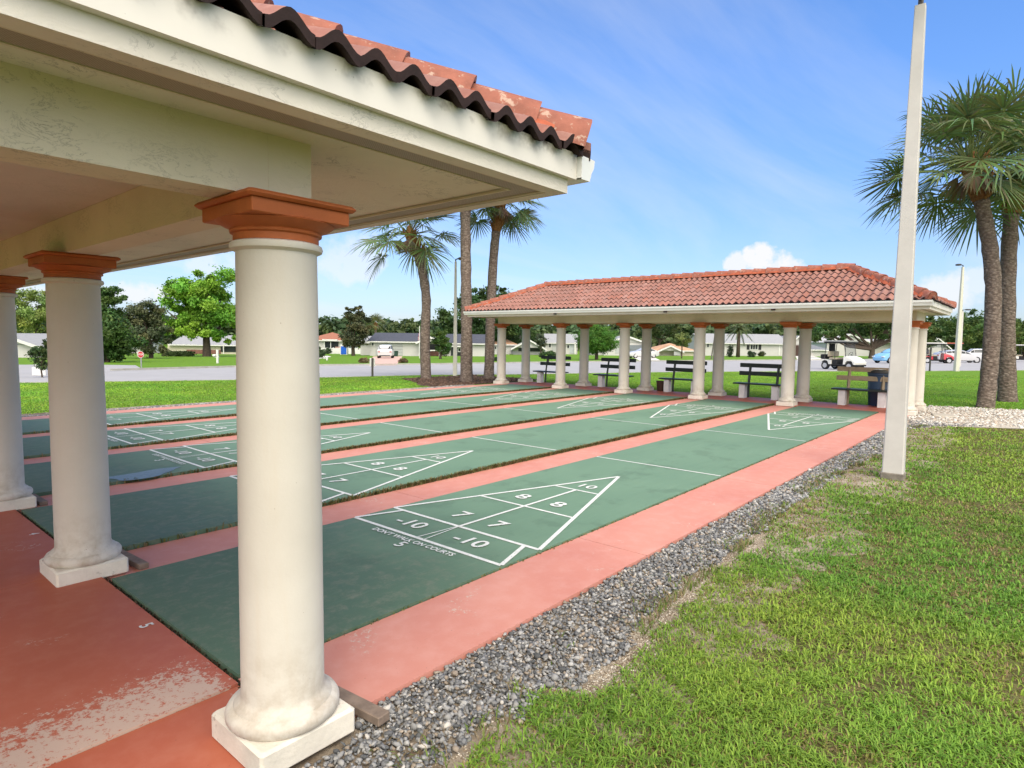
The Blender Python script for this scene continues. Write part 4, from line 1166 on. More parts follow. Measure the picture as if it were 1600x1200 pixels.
# ------------------------------------------------------------------ benches
M_DGREEN = mat('dark_green_paint', (.018, .026, .022), .45, .25, 10, .1, 40, spec=.4)
M_BENCHW = mat('bench_block_paint', (.70, .67, .65), .7, .1, 6, .3, 40, .004, spots=((.33, .27, .22), 16, .66))
M_BROWN = mat('brown_bench_wood', (.36, .27, .18), .7, .2, 9, .2, 50)
def bench(label, y, wood, x=17.22, seatm=None):
    """faces the courts (-x); concrete blocks in front, boards on slanted posts"""
    b = thing('park_bench', label, 'bench', (x, y, ZP), 0, 'benches under the far pavilion')
    for s in (-.47, .47):
        blk = MB(); vs = []
        for z, k in ((0,.115),(.41,.10)): vs += [(-.05-k,s-.085,z),(-.05+k,s-.085,z),(-.05+k,s+.085,z),(-.05-k,s+.085,z)]
        blk.add(vs, [(3,2,1,0),(4,5,6,7),(0,1,5,4),(1,2,6,5),(2,3,7,6),(3,0,4,7)])
        blk.build('support', M_BENCHW, b)
        s2 = s+.02 if s < 0 else s-.10
        MB().tube([(.16,s2+.02,0),(.19,s2+.02,.45),(.30,s2+.02,1.0)],.042,4).build('back_post', wood, b)
    st = MB(); st.bbox(-.22,-.055,-.72,.72,.41,.452,.006); st.bbox(-.035,.14,-.72,.72,.41,.452,.006)
    st.build('seat', seatm or wood, b)
    for z in (.66, .90):
        dx = .205+(z-.45)*.2
        MB().bbox(dx-.03,dx+.01,-.70,.70,z,z+.125,.006).build('back_slat', wood, b)
    return b
bench('brown wooden bench with white blocks in front of the blue trash can', .63, M_BROWN, seatm=M_DGREEN)
bench('dark green bench between columns, nearest the brown bench', 3.32, M_DGREEN)
bench('dark green bench with the small brown bucket beside it', 5.85, M_DGREEN, 17.4)
bench('dark green bench standing between the bucket bench and the endmost bench', 8.45, M_DGREEN, 17.5)
bench('dark green bench at the end of the row nearest the mulch and palms', 11.2, M_DGREEN, 17.5)
def trash_can():
    m_ = mat('blue_plastic', (.028, .052, .10), .4, .15, 6, spec=.5)
    r = thing('trash_can', 'dark blue barrel trash can with a black lid behind the brown bench', 'trash can', (17.75,.30,-.03))
    MB().lathe([(.27,0),(.28,.02),(.31,.45),(.315,.47),(.315,.5),(.31,.52),(.32,.84),(.335,.85),(.335,.89),(.32,.9)],28).build('barrel', m_, r, 40)
    MB().lathe([(.34,.90),(.345,.92),(.33,.96),(.22,1.02),(.10,1.03)],28).build('lid', M_DARKMETAL, r, 40)
    MB().lathe([(.30,.985),(.31,.99),(.26,1.015),(.25,1.01)],24,caps=False).build('white_liner', mat('white_liner',(.7,.7,.7),.5), r)
trash_can()
bk = thing('bucket', 'small brown bucket on the slab beside a dark green bench', 'bucket', (17.50,6.62,ZP))
MB().lathe([(.13,0),(.135,.01),(.165,.30),(.175,.305),(.175,.33),(.16,.33),(.15,.30),(.125,.03)],24).build('pail', mat('brown_plastic',(.06,.03,.02),.6,.2,8), bk, 40)

# ------------------------------------------------------------------ signs, mailboxes, utility pole
M_WHITE = mat('white_paint', (.64, .63, .62), .5, .05, 2)
M_RED = mat('sign_red', (.45, .03, .03), .4, .1, 3)
def stop_sign():
    (P, d) = at(220.5,577); k = d/FPX; rz = YAW-math.pi/2
    r = thing('stop_sign', 'red octagonal stop sign on a thin post at the side street corner', 'stop sign', P, rz)
    h = 23*k; R0 = 5.4*k
    MB().tube([(0,.03,-.1),(0,.03,h+R0*.8)],.035,8).build('post', mat('galvanised',(.30,.31,.32),.4), r)
    pl = MB(); o8 = [(R0*math.cos(math.pi/8+i*math.pi/4), R0*math.sin(math.pi/8+i*math.pi/4)) for i in range(8)]
    pl.add([(x,-.012,h+z) for x,z in o8]+[(x,.012,h+z) for x,z in o8], [tuple(range(8)),tuple(range(15,7,-1))]+[(i,8+i,8+(i+1)%8,(i+1)%8) for i in range(8)])
    f = pl.build('sign_plate', M_RED, r)
    t = MB(); text_mb(t, 'STOP', R0*.72, 0, 0, 0, 0, .02); t.v = [(-y, -.017, h+x) for x, y, z in t.v]
    rim = MB()
    for i in range(8):
        a, b_ = o8[i], o8[(i+1)%8]; q = .90
        rim.add([(a[0],-.0145,h+a[1]),(b_[0],-.0145,h+b_[1]),(b_[0]*q,-.0145,h+b_[1]*q),(a[0]*q,-.0145,h+a[1]*q)], [(0,1,2,3)])
    t.add(rim.v, rim.f); t.build('lettering', M_WHITE, f)
stop_sign()
def mailbox(label, u, v, hpx, style):
    (P, d) = at(u, v); k = d/FPX
    r = thing('mailbox', label, 'mailbox', P, YAW-math.pi/2, 'mailboxes'); h = hpx*k
    if style == 0:
        MB().bbox(-.07,.07,-.07,.07,-.1,h,.01).build('post', M_WHITE, r)
        MB().bbox(-.26,.12,-.05,.05,h*.42,h*.48,.01).build('cross_arm', M_WHITE, r)
        MB().bbox(-.30,-.08,-.24,.2,h*.49,h*.66,.04).build('box', M_WHITE, r)
    else:
        MB().bbox(-.3,.3,-.22,.22,-.1,h*.75,.03).build('pedestal', M_WHITE, r)
        MB().bbox(-.18,.20,-.27,.25,h*.76,h,.06).build('box', M_WHITE, r)
mailbox('white cross shaped mailbox post on the lawn by the bright green tree', 340, 567.5, 21, 0)
mailbox('bulky white mailbox pedestal at the side street corner', 66, 586, 17, 1)
mailbox('small white mailbox post near the garden path', 511, 563, 5, 0)
def parking_sign(label, u, v, hpx, wpx, sign):
    (P, d) = at(u, v); k = d/FPX
    r = thing('sign_post', label, 'sign', P, YAW-math.pi/2+.15, 'road signs'); h = hpx*k
    MB().bbox(-.045,.045,-.03,.03,-.1,h,.005).build('post', M_DARKMETAL, r)
    if sign: MB().bbox(-wpx*k/2,wpx*k/2,.032,.045,h*.55,h*1.0,.004).build('sign_plate', M_WHITE, r)
parking_sign('dark post with a small white sign plate seen from behind at the road edge', 582, 588.5, 29, 8.5, True)
parking_sign('thin dark sign post by the golf carts beside the pavilion end column', 1452.5, 579.8, 37, 0, False)
(P, d) = at(1111, 561.5); k = d/FPX
up_ = thing('utility_pole', 'leaning grey wooden utility pole before the shuttered white house', 'utility pole', P, YAW-math.pi/2)
MB().tube([(0,0,-.2),(3.5*k,0,28*k),(8*k,0,62*k)],[1.1*k,1.0*k,.85*k],10).build('pole', mat('pole_wood',(.12,.11,.10),.9,.2,6), up_)
MB().bbox(6.3*k,8.6*k,-1.3*k,-.8*k,56*k,59*k,.02).build('meter_box', M_DARKMETAL, up_)
# pale flagpole in the porch garden with a limp flag
(P, d) = at(655.5, 560); k = d/FPX
fp = thing('flagpole', 'white flagpole with a limp striped flag in front of the grey roofed house', 'flagpole', P, YAW-math.pi/2)
MB().tube([(0,0,-.1),(0,0,50*k)],.045,8).build('pole', M_WHITE, fp)
fl = MB(); fw_, fh = 2.6*k, 11*k
for i in range(9):
    for j in range(4):
        xx = lambda q: -q/4*fw_; 
        yy = lambda q: .10*math.sin(q*2.1)
        fl.mi = 2 if i < 4 and j > 1 else i % 2
        z = 40*k-i*fh/9
        fl.add([(xx(j),yy(j),z),(xx(j+1),yy(j+1),z-.05*j),(xx(j+1),yy(j+1),z-fh/9-.05*j),(xx(j),yy(j),z-fh/9)], [(0,1,2,3)])
fl.build('flag', [mat('flag_red',(.42,.06,.07),.7), mat('flag_white',(.7,.66,.66),.7), mat('flag_blue',(.05,.06,.2),.7)], fp)

# ------------------------------------------------------------------ houses
M_HW = mat('white_siding', (.50, .48, .475), .6, .05, .6, .0)
M_HC = mat('cream_wall', (.52, .475, .37), .7, .06, .6)
M_TRIM = mat('white_trim', (.64, .63, .62), .5, .03, 1)
M_SHIN_D = mat('charcoal_shingles', (.070, .075, .095), .85, .18, 3, .5, 14, .03, .2)
M_SHIN_L = mat('light_grey_shingles', (.29, .295, .31), .85, .10, 3, .4, 14, .03, .2)
M_SHIN_T = mat('tan_shingles', (.44, .27, .17), .85, .14, 3, .4, 14, .03, .2)
M_SHIN_R = mat('rust_shingles', (.30, .13, .085), .85, .14, 3, .4, 14, .03, .2)
M_DARKW = mat('window_glass', (.025, .03, .035), .15, .2, 1, spec=.35)
M_GARAGE = mat('garage_panel', (.40, .40, .41), .55, .03, 1)
M_SHUT = mat('black_shutter', (.02, .02, .022), .6)
M_BDOOR = mat('brown_garage', (.05, .025, .02), .6, .2, 2)
M_BRICK = mat('brick_skirt', (.20, .09, .07), .8, .25, 6)
class House:
    """walls in a frame whose x runs to the viewer's right along the street front and whose y runs away from the road"""
    def __init__(s, label, u0, u1, v, wall, group='houses across the road', name='house', turn=0., depth=None):
        uc = (u0+u1)/2
        if depth is None: s.P, s.d = at(uc, v)
        else: s.P, s.d = depth_at(uc, depth), depth
        s.k = s.d/FPX; s.uc, s.v = uc, v; s.wm = wall
        s.root = thing(name, label, 'house', s.P, math.atan2(_rt[1], _rt[0])+turn, group)
    def X(s, u): return (u-s.uc)*s.k
    def Z(s, v): return (s.v-v)*s.k
    def block(s, u0, u1, ve, y0=0., dep=8., m_=None):
        MB().box(s.X(u0), s.X(u1), y0, y0+dep, -.8, s.Z(ve)).build('wall', m_ or s.wm, s.root); return s
    def gable_x(s, u0, u1, ve, vr, y0=0., dep=8., m_=None, over=.45, endm=None):
        """ridge along the street"""
        a, b_, e, r = s.X(u0)-over*.6, s.X(u1)+over*.6, s.Z(ve), s.Z(vr); yc = y0+dep/2; t = .16
        f0, f1 = y0-over, y0+dep+over; sl = (r-e)/(dep/2); e0 = e-over*sl
        mb = MB(); vs = []
        for x in (a, b_): vs += [(x,f0,e0),(x,yc,r),(x,f1,e0),(x,f1,e0-t),(x,yc,r-t),(x,f0,e0-t)]
        mb.add(vs, [(0,1,7,6),(1,2,8,7),(2,3,9,8),(3,4,10,9),(4,5,11,10),(5,0,6,11),(0,5,4,1),(1,4,3,2),(6,7,10,11),(7,8,9,10)])
        rf = mb.build('roof', m_, s.root)
        gx = MB(); x0, x1 = s.X(u0), s.X(u1)
        gx.add([(x0,y0,e-.02),(x0,y0+dep,e-.02),(x0,yc,r-t-.02),(x1,y0,e-.02),(x1,y0+dep,e-.02),(x1,yc,r-t-.02)],[(0,2,1),(3,4,5),(0,3,5,2),(1,2,5,4)])
        gx.build('gable_wall', endm or s.wm, s.root)
        MB().box(a+.05,b_-.05,f0-.10,f0-.005,e0-t-.02,e0-.02).build('gutter', M_TRIM, rf); return s
    def gable_y(s, u0, u1, ve, vr, y0=0., dep=6., m_=None, over=.4, endm=None):
        """gable end facing the street"""
        x0, x1, e, r = s.X(u0), s.X(u1), s.Z(ve), s.Z(vr); xc = (x0+x1)/2; t = .16; sl = (r-e)/((x1-x0)/2); e0 = e-over*sl
        mb = MB(); vs = []
        for y in (y0-over, y0+dep): vs += [(x0-over,y,e0),(xc,y,r),(x1+over,y,e0),(x1+over,y,e0-t),(xc,y,r-t),(x0-over,y,e0-t)]
        mb.add(vs, [(0,6,7,1),(1,7,8,2),(2,8,9,3),(3,9,10,4),(4,10,11,5),(5,11,6,0),(0,1,4,5),(1,2,3,4),(6,11,10,7),(7,10,9,8)])
        rf = mb.build('roof', m_, s.root)
        MB().add([(x0,y0,e-.02),(x1,y0,e-.02),(xc,y0,r-t-.02),(x0,y0+dep,e-.02),(x1,y0+dep,e-.02),(xc,y0+dep,r-t-.02)],[(0,1,2),(3,5,4),(0,2,5,3),(1,4,5,2)]).build('gable_wall', endm or s.wm, s.root)
        bd = MB(); q = .14; yf = y0-over
        for xa, xb in ((x0-over, xc), (xc, x1+over)):
            za, zb = (e0, r) if xb == xc else (r, e0)
            bd.add([(xa,yf-.03,za-t-q),(xb,yf-.03,zb-t-q),(xb,yf-.03,zb+.01),(xa,yf-.03,za+.01),(xa,yf-.002,za-t-q),(xb,yf-.002,zb-t-q),(xb,yf-.002,zb+.01),(xa,yf-.002,za+.01)],[(0,1,2,3),(4,7,6,5),(0,4,5,1),(3,2,6,7)])
        bd.build('barge_board', M_TRIM, rf); return s
    def hip(s, u0, u1, ve, vr, y0=0., dep=9., m_=None, over=.5, inset=None):
        x0, x1, e, r = s.X(u0)-over, s.X(u1)+over, s.Z(ve), s.Z(vr); f0, f1 = y0-over, y0+dep+over
        i_ = inset if inset is not None else (f1-f0)/2
        i_ = min(i_, (x1-x0)/2-.05); yc = (f0+f1)/2
        mb = MB().add([(x0,f0,e),(x1,f0,e),(x1,f1,e),(x0,f1,e),(x0+i_,yc,r),(x1-i_,yc,r)],[(0,1,5,4),(1,2,5),(2,3,4,5),(3,0,4),(3,2,1,0)])
        rf = mb.build('roof', m_, s.root)
        MB().box(x0,x1,f0,f0+.05,e-.2,e-.003).build('fascia', M_TRIM, rf); return s
    def window(s, u0, u1, v0, v1, y=0., mull=2, glass=None, shutter=False):
        x0, x1, z0, z1 = s.X(u0), s.X(u1), s.Z(v1), s.Z(v0); w = .09
        f = MB(); f.box(x0-w,x1+w,y-.07,y-.003,z1,z1+w); f.box(x0-w,x1+w,y-.09,y-.003,z0-w,z0); f.box(x0-w,x0,y-.07,y-.003,z0,z1); f.box(x1,x1+w,y-.07,y-.003,z0,z1)
        for i in range(1, mull): xm = x0+(x1-x0)*i/mull; f.box(xm-.035,xm+.035,y-.065,y-.003,z0,z1)
        wd = f.build('window', M_TRIM, s.root)
        MB().box(x0,x1,y-.03,y-.004,z0,z1).build('pane', glass or M_DARKW, wd)
        if shutter:
            for a in (x0-.75, x1+.2): MB().box(a,a+.55,y-.06,y-.003,z0-.1,z1+.1).build('shutter', M_SHUT, s.root)
        return s
    def panel(s, name, u0, u1, v0, v1, m_, y=0., t=.06, rows=0):
        x0, x1, z0, z1 = s.X(u0), s.X(u1), s.Z(v1), s.Z(v0)
        mb = MB()
        if rows:
            h = (z1-z0)/rows
            for i in range(rows): mb.bbox(x0,x1,y-t,y-.003,z0+i*h+.02,z0+(i+1)*h-.02,.02)
        else: mb.bbox(x0,x1,y-t,y-.003,z0,z1,.01)
        mb.build(name, m_, s.root); return s
    def post(s, u, v0, v1, y=0., w=.12):
        x = s.X(u); MB().box(x-w/2,x+w/2,y-w/2,y+w/2,s.Z(v1),s.Z(v0)).build('porch_post', M_TRIM, s.root); return s

# grey roofed house with the garage
h = House('white house with charcoal roof, wide garage door and pink driveway', 578, 757, 556.5, M_HW)
h.block(578,656,533.5,0,11).gable_x(577,661,533,520.5,0,11,M_SHIN_D)
h.block(656,757,535,2.5,9).gable_x(657,757,534.5,521,2.5,9,M_SHIN_D)
h.panel('garage_door',587,629.5,537.5,556,M_GARAGE,0,.06,4)
h.gable_y(655,692,533.5,525.5,-1.2,5,M_SHIN_D,.3).post(657,534,556,-1.1).post(688,534,556,-1.1)
h.panel('porch_window',664,684,536,547,M_DARKW,2.45).panel('porch_wall',656,690,549,556,M_BRICK,1.2,.15)
h.panel('porch_railing',660,690,546.5,548,M_TRIM,-.9,.08)
h.panel('porch_opening',702,722,541,556,M_DARKW,2.45,.05).panel('awning_beam',700,724,540,542,M_TRIM,2.3,.5).window(714,721,544,549,2.4).window(581,584,537,541,0,1)
h.post(696,538,556,1.6)
# its white side wing and fence
h = House('white side building with a slanted gable behind the smoky tree', 560, 579, 555, M_HW)
h.block(561,578,535,1,8).gable_x(561,578,534,525,1,8,M_SHIN_L,.3)
# house with rust roof
h = House('low house with rust brown hip roof and a dark screened porch', 478, 542, 551, M_HW, depth=128)
h.block(478,542,532,0,9).hip(478,542,531,518.5,0,9,M_SHIN_R)
h.panel('porch_opening',508,529,533,545,M_DARKW,0,.05).panel('porch_beam',507,530,529.5,532,M_TRIM,-1,.5).post(509,532,549,-1).post(519,532,549,-1)
h.panel('sign_board',524,531.5,541,543.5,mat('faded_red',(.45,.25,.22),.6),0,.1)
def fence():
    (P, d) = at(540, 553); k = d/FPX
    r = thing('vinyl_fence', 'white vinyl fence running behind the smoky tree', 'fence', P, math.atan2(_rt[1],_rt[0]))
    for i in range(8):
        x = (-38+i*9.6)*k
        MB().bbox(x,x+9.0*k,-.03,.03,0,9*k,.01).build('fence_panel', M_WHITE, r)
        MB().bbox(x-.09,x+.03,-.06,.06,-.2,9.8*k,.01).build('fence_post', M_TRIM, r)
fence()
(P, d) = at(538.5, 554.2); k = d/FPX
o = thing('blue_booth', 'bright blue upright booth with white frame by the white fence', 'booth', (P[0]-.6*_fw[0], P[1]-.6*_fw[1], P[2]), math.atan2(_rt[1],_rt[0]))
M_BLUE = mat('bright_blue', (.012, .10, .52), .45, .06, 2)
MB().bbox(-5.6*k,5.2*k,0,1.0,-.2,15.5*k,.06).build('cabin', M_WHITE, o)
MB().bbox(-4.2*k,4.4*k,-.05,-.004,.8*k,13.2*k,.02).build('door', M_BLUE, o)
# left white house
h = House('white house with light gable roof and two stacked dark windows beside the side street', -60, 66, 558.5, M_HW)
h.block(-60,64,538.5,0,9).gable_y(-46,60,538,520.5,0,9,M_SHIN_L,.5)
h.panel('board_seam',20,58,537.5,538.5,M_SHIN_L,0,.03)
h.window(20.5,23.5,539,546,0,1).window(20.5,23.5,548,554,0,1)
# beige house
h = House('beige house with grey roof half hidden by the bright green tree', 262, 384, 556.5, M_HC, depth=100)
h.block(262,384,541,0,9).gable_x(268,384,540.5,527,0,9,M_SHIN_L)
h.panel('porch_opening',345,372,541,553,M_DARKW,0,.05).post(352,540,556,-.6).panel('brick_skirt',292,345,550,556,M_BRICK,0,.12)
h = House('white shed wall showing under the grey green tree', 196, 224, 556, M_HW, depth=104)
h.block(196,224,542,0,5).gable_x(196,224,541.5,534,0,5,M_SHIN_L)
# behind the pavilion
h = House('small tan roofed house next to the end column of the pavilion', 762, 806, 553, M_HW, depth=125)
h.block(764,806,538,0,8).hip(764,806,537.5,527,0,8,M_SHIN_T).window(773,775.5,541,545,0,1).window(777,780,545,549,0,1)
h = House('white house with low open gable behind the dark hedge', 800, 852, 552, M_HW, depth=118)
h.block(802,852,541,1.5,9).gable_y(802,850,540.5,527.5,0,10,M_SHIN_L,.5).panel('porch_opening',810,848,541.5,547,M_DARKW,1.45,.05)
h.panel('tall_roof_vent',812,814,522,527,M_SHUT,2,.1)
h = House('white house with tall pale roof and grey door behind the mushroom topiary', 851, 905, 553.5, M_HW)
h.block(852,902,535,0,9).gable_x(853,903,534.5,521.5,0,9,M_SHIN_L)
h.window(857.5,860.5,537,543,0,1).panel('grey_door',862,871,535.5,548,M_GARAGE,0,.05).window(886,889,539,544,0,1).panel('door',890,897,536,552,mat('grey_door',(.42,.45,.48),.6),0,.05).post(898,535,553,-.4,.3)
h = House('white gabled house with grey garage screen behind the white hatchback', 942, 1012, 555.5, M_HW)
h.block(944,1010,535.5,0,9).gable_y(948,1010,535,524.5,0,9,M_SHIN_L,.5)
h.panel('garage_screen',983,1003,539,553.5,mat('screen_grey',(.16,.18,.20),.5),0,.05,2).panel('garage_screen',961,976,539,553,M_GARAGE,0,.05)
h.block(925,946,540,2,6)
h = House('tan roofed house with small white gable behind the thin sapling', 1022, 1086, 552, M_HC, depth=118)
h.block(1022,1086,544,0,8).hip(1022,1086,543.5,532.5,0,8,M_SHIN_T).gable_y(1026,1062,543.5,535.5,-1.5,5,M_SHIN_T,.4,M_HW).panel('garage_door',1050,1060,545,551,M_GARAGE,-1.5,.05)
h = House('long white house with pale roof, bay window and black shutters', 1093, 1232, 556, M_HW)
h.block(1094,1230,535.5,0,9).gable_x(1094,1228,535,521.5,0,9,M_SHIN_L)
h.window(1172,1183,538,545.5,0,3,None,True).window(1104,1107,538,543,0,1,None,False)
h.panel('corner_board',1216,1218,536,555,M_TRIM,0,.08)
h = House('white gable end with a dark brown garage opening', 1231, 1262, 556.5, M_HW)
h.block(1232,1260,538.5,0,9).gable_y(1232,1260,538,524.5,0,9,M_SHIN_L,.4).panel('garage_opening',1237,1256,539.5,556,M_BDOOR,0,.06)
h = House('low house with dark grey roof behind the round bush', 1262, 1296, 552, M_HW, depth=125)
h.block(1264,1292,542,0,7).hip(1264,1292,541.5,533.5,0,7,mat('slate_shingles',(.17,.18,.20),.8,.2,4))
h = House('big white gabled building behind the spreading oak', 1290, 1404, 555, M_HW, depth=135)
h.block(1292,1402,533.5,0,10).gable_y(1293,1360,533,520.5,0,10,M_HW,.4).gable_y(1362,1402,534,528,-1,9,M_HW,.4)
h.panel('board_seam',1295,1352,532.5,533.3,M_SHIN_L,0,.05)
h.window(1300,1303,527,530,0,1).window(1312,1316,527,530,0,1).window(1327,1330,527,530,0,1).window(1392,1398,537,542,-1,1)
h = House('distant white building with steep pale roof beyond the parked carts', 1440, 1486, 548, M_HW, depth=140)
h.block(1444,1480,534,0,9).gable_y(1444,1482,533.5,518.5,0,9,M_SHIN_L,.5,M_SHIN_L)
# bin at the garage
(P, d) = at(620.5, 557); k = d/FPX
o = thing('wheelie_bin', 'dark green wheelie bin in front of the garage door', 'bin', (P[0]-.8*_fw[0], P[1]-.8*_fw[1], terrain(P[0],P[1])), YAW-math.pi/2)
bm_ = MB(); w_ = 2.8*k
bm_.add([(-w_*.8,-.3,.05),(w_*.8,-.3,.05),(w_*.8,.3,.05),(-w_*.8,.3,.05),(-w_,-.38,8*k),(w_,-.38,8*k),(w_,.38,8*k),(-w_,.38,8*k)],[(3,2,1,0),(4,5,6,7),(0,1,5,4),(1,2,6,5),(2,3,7,6),(3,0,4,7)])
bm_.build('bin_body', mat('bin_green',(.012,.05,.035),.5), o)
MB().bbox(-w_*1.08,w_*1.08,-.45,.42,8*k+.005,8*k+.09,.03).build('lid', mat('bin_green',(.012,.05,.035),.5), o)

# ------------------------------------------------------------------ vehicles
M_TYRE = mat('tyre_rubber', (.018, .018, .02), .8)
M_RIM = mat('wheel_rim', (.45, .45, .47), .3, .05, 3, spec=.6)
M_GLASS = mat('car_glass', (.02, .025, .03), .12, .1, 1, spec=.3)
M_CARW = mat('white_car_paint', (.50, .50, .515), .2, .02, 1, spec=.55)
M_CARB = mat('light_blue_car_paint', (.20, .42, .68), .25, .03, 1, spec=.5)
M_CARTR = mat('red_cart_paint', (.42, .025, .04), .25, .05, 1, spec=.5)
M_CREAM = mat('cart_cream', (.66, .64, .59), .35, .04, 1, spec=.5)
M_VINYL = mat('cart_seat_vinyl', (.36, .31, .23), .6, .06, 4)
def wheel(parent, x, y, r, w, rim=M_RIM):
    MM = Matrix.Translation((x, y, r)) @ Matrix.Rotation(math.pi/2, 4, 'X')
    mb = MB(); mb.lathe([(r*.62,-w/2),(r*.93,-w/2),(r,-w*.3),(r,w*.3),(r*.93,w/2),(r*.62,w/2)],24,caps=False)
    mb.v = [tuple(MM @ Vector(p)) for p in mb.v]; t = mb.build('wheel', M_TYRE, parent, 40)
    rm = MB(); rm.lathe([(r*.63,-w*.42),(r*.55,-w*.40),(r*.2,-w*.46),(r*.2,w*.46),(r*.55,w*.40),(r*.63,w*.42)],16)
    rm.v = [tuple(MM @ Vector(p)) for p in rm.v]; rm.build('rim', rim, t, 30)
def car(label, P, rz, paint, stations, wheels=(1.38,-1.36), wr=.33, hw=.90, name='parked_car', group='cars'):
    """stations: (x, underside, belt, roof, half width, roof half width), nose first"""
    r = thing(name, label, 'car', P, rz, group)
    ring = []
    for x, zb, zt, zr, h_, hr in stations:
        cab = zr > zt+.12
        ring.append([(x,-h_*.80,zb),(x,-h_*.98,zb+.10),(x,-h_,(zb+zt)/2),(x,-h_*.965,zt),
                     (x,-(hr*1.04 if cab else h_*.80),zr-(.05 if cab else .01)),(x,-hr*.6 if cab else -h_*.4,zr),(x,hr*.6 if cab else h_*.4,zr),
                     (x,(hr*1.04 if cab else h_*.80),zr-(.05 if cab else .01)),(x,h_*.965,zt),(x,h_,(zb+zt)/2),(x,h_*.98,zb+.10),(x,h_*.80,zb)])
    m_ = 12; mb = MB(); vs = [p for q in ring for p in q]; fs = []
    for k in range(len(ring)-1):
        for i in range(m_):
            j = (i+1) % m_; fs.append((k*m_+i, k*m_+j, k*m_+m_+j, k*m_+m_+i))
    fs.append(tuple(range(m_))); fs.append(tuple(range((len(ring)-1)*m_+m_-1, (len(ring)-1)*m_-1, -1)))
    mb.add(vs, fs); body = mb.build('body', paint, r)
    bmod = body.data
    for p in bmod.polygons: p.use_smooth = True
    try: bmod.set_sharp_from_angle(angle=R(34))
    except Exception: pass
    ck = [k for k in range(len(stations)) if stations[k][3] > stations[k][2]+.12]
    L = lambda a, b_, t: tuple(Vector(a).lerp(Vector(b_), t))
    for sg, (ib, it) in ((-1,(3,4)),(1,(8,7))):
        sw = MB(); off = Vector((0, sg*.012, 0))
        lo, hi = ck[0]-1, ck[-1]+1
        for k in range(max(lo,0), min(hi, len(ring)-1)):
            a0, a1 = L(ring[k][ib],ring[k][it],.10), L(ring[k][ib],ring[k][it],.86)
            b0, b1 = L(ring[k+1][ib],ring[k+1][it],.10), L(ring[k+1][ib],ring[k+1][it],.86)
            s0, s1 = (.35 if k == lo else .03), (.65 if k == hi-1 else .97)
            q = [L(a0,b0,s0),L(a0,b0,s1),L(a1,b1,s1),L(a1,b1,s0)]
            q = [tuple(Vector(p)+off) for p in q]
            sw.add(q, [(0,1,2,3) if sg < 0 else (3,2,1,0)])
        sw.build('side_window', M_GLASS, r)
    for nm, k in (('windscreen', ck[0]-1), ('rear_window', ck[-1])):
        A, B = ring[k], ring[k+1]
        q = [L(A[4],B[4],.12),L(A[7],B[7],.12),L(A[7],B[7],.90),L(A[4],B[4],.90)]
        n_ = (Vector(q[1])-Vector(q[0])).cross(Vector(q[3])-Vector(q[0])).normalized()
        if n_.z < 0: n_ = -n_
        MB().add([tuple(Vector(p)*1+n_*.014+Vector((0,-.03*math.copysign(1,p[1]),.0))) for p in q], [(0,1,2,3)]).build(nm, M_GLASS, r)
    for x in wheels:
        for sg in (-1,1): wheel(r, x, sg*(hw-.12), wr, .21)
    xf, xr = stations[0][0], stations[-1][0]
    for sg in (-1,1):
        MB().bbox(xf-.20,xf+.012,sg*hw*.66-.16,sg*hw*.66+.16,.60,.71,.03).build('headlight', mat('lamp_lens',(.55,.57,.6),.1,.05,1,spec=.7), r)
        MB().bbox(xr-.012,xr+.12,sg*hw*.72-.13,sg*hw*.72+.13,.72,.86,.02).build('tail_light', mat('tail_red',(.30,.02,.02),.2,.05,1,spec=.6), r)
    MB().bbox(xr-.02,xr+.10,-hw*.7,hw*.7,.28,.40,.02).build('bumper', M_TYRE, r)
    return r
SEDAN = [(2.28,.30,.58,.60,.62,.5),(2.20,.24,.66,.69,.80,.6),(1.75,.20,.78,.83,.88,.6),(1.05,.20,.88,.95,.90,.62),(.85,.20,.90,.98,.90,.62),(.0,.19,.93,1.39,.90,.60),(-.65,.19,.95,1.44,.90,.60),(-1.25,.20,.97,1.34,.90,.58),(-1.85,.22,.99,1.06,.88,.58),(-2.20,.26,.95,.98,.82,.55),(-2.30,.36,.70,.72,.72,.5)]
SUV = [(2.20,.34,.66,.70,.66,.5),(2.12,.28,.80,.86,.82,.6),(1.6,.24,.92,.98,.90,.6),(1.05,.24,.98,1.06,.91,.62),(.45,.24,1.0,1.52,.91,.64),(-.5,.24,1.02,1.60,.91,.65),(-1.5,.26,1.03,1.56,.90,.63),(-2.05,.28,1.02,1.10,.88,.62),(-2.15,.32,.80,.84,.80,.55)]
WEDGE = [(2.32,.26,.52,.55,.66,.5),(2.22,.20,.62,.66,.84,.6),(1.7,.18,.80,.84,.90,.6),(1.2,.18,.90,.96,.92,.62),(.35,.18,.97,1.33,.92,.60),(-.25,.18,1.0,1.42,.92,.58),(-.95,.18,1.03,1.36,.92,.57),(-1.75,.20,1.06,1.16,.90,.58),(-2.15,.26,1.02,1.05,.86,.55),(-2.28,.36,.72,.74,.74,.5)]
BEETLE = [(2.02,.30,.50,.55,.52,.4),(1.92,.24,.68,.74,.68,.5),(1.5,.22,.86,.94,.80,.52),(1.0,.22,.94,1.03,.84,.55),(.55,.22,.95,1.36,.84,.56),(.0,.22,.96,1.50,.84,.57),(-.6,.22,.95,1.44,.84,.55),(-1.2,.22,.92,1.20,.82,.50),(-1.65,.26,.82,.90,.74,.45),(-1.95,.34,.60,.62,.58,.4)]
CR = math.atan2(_rt[1], _rt[0])
P, d = at(603, 559.5); car('white hatchback seen from behind, parked on the pink driveway', P, YAW+.14, M_CARW, SUV)
P, d = at(1003, 559.5); car('white compact car in the driveway seen between two pavilion columns', P, CR+math.pi+.25, M_CARW, SEDAN)
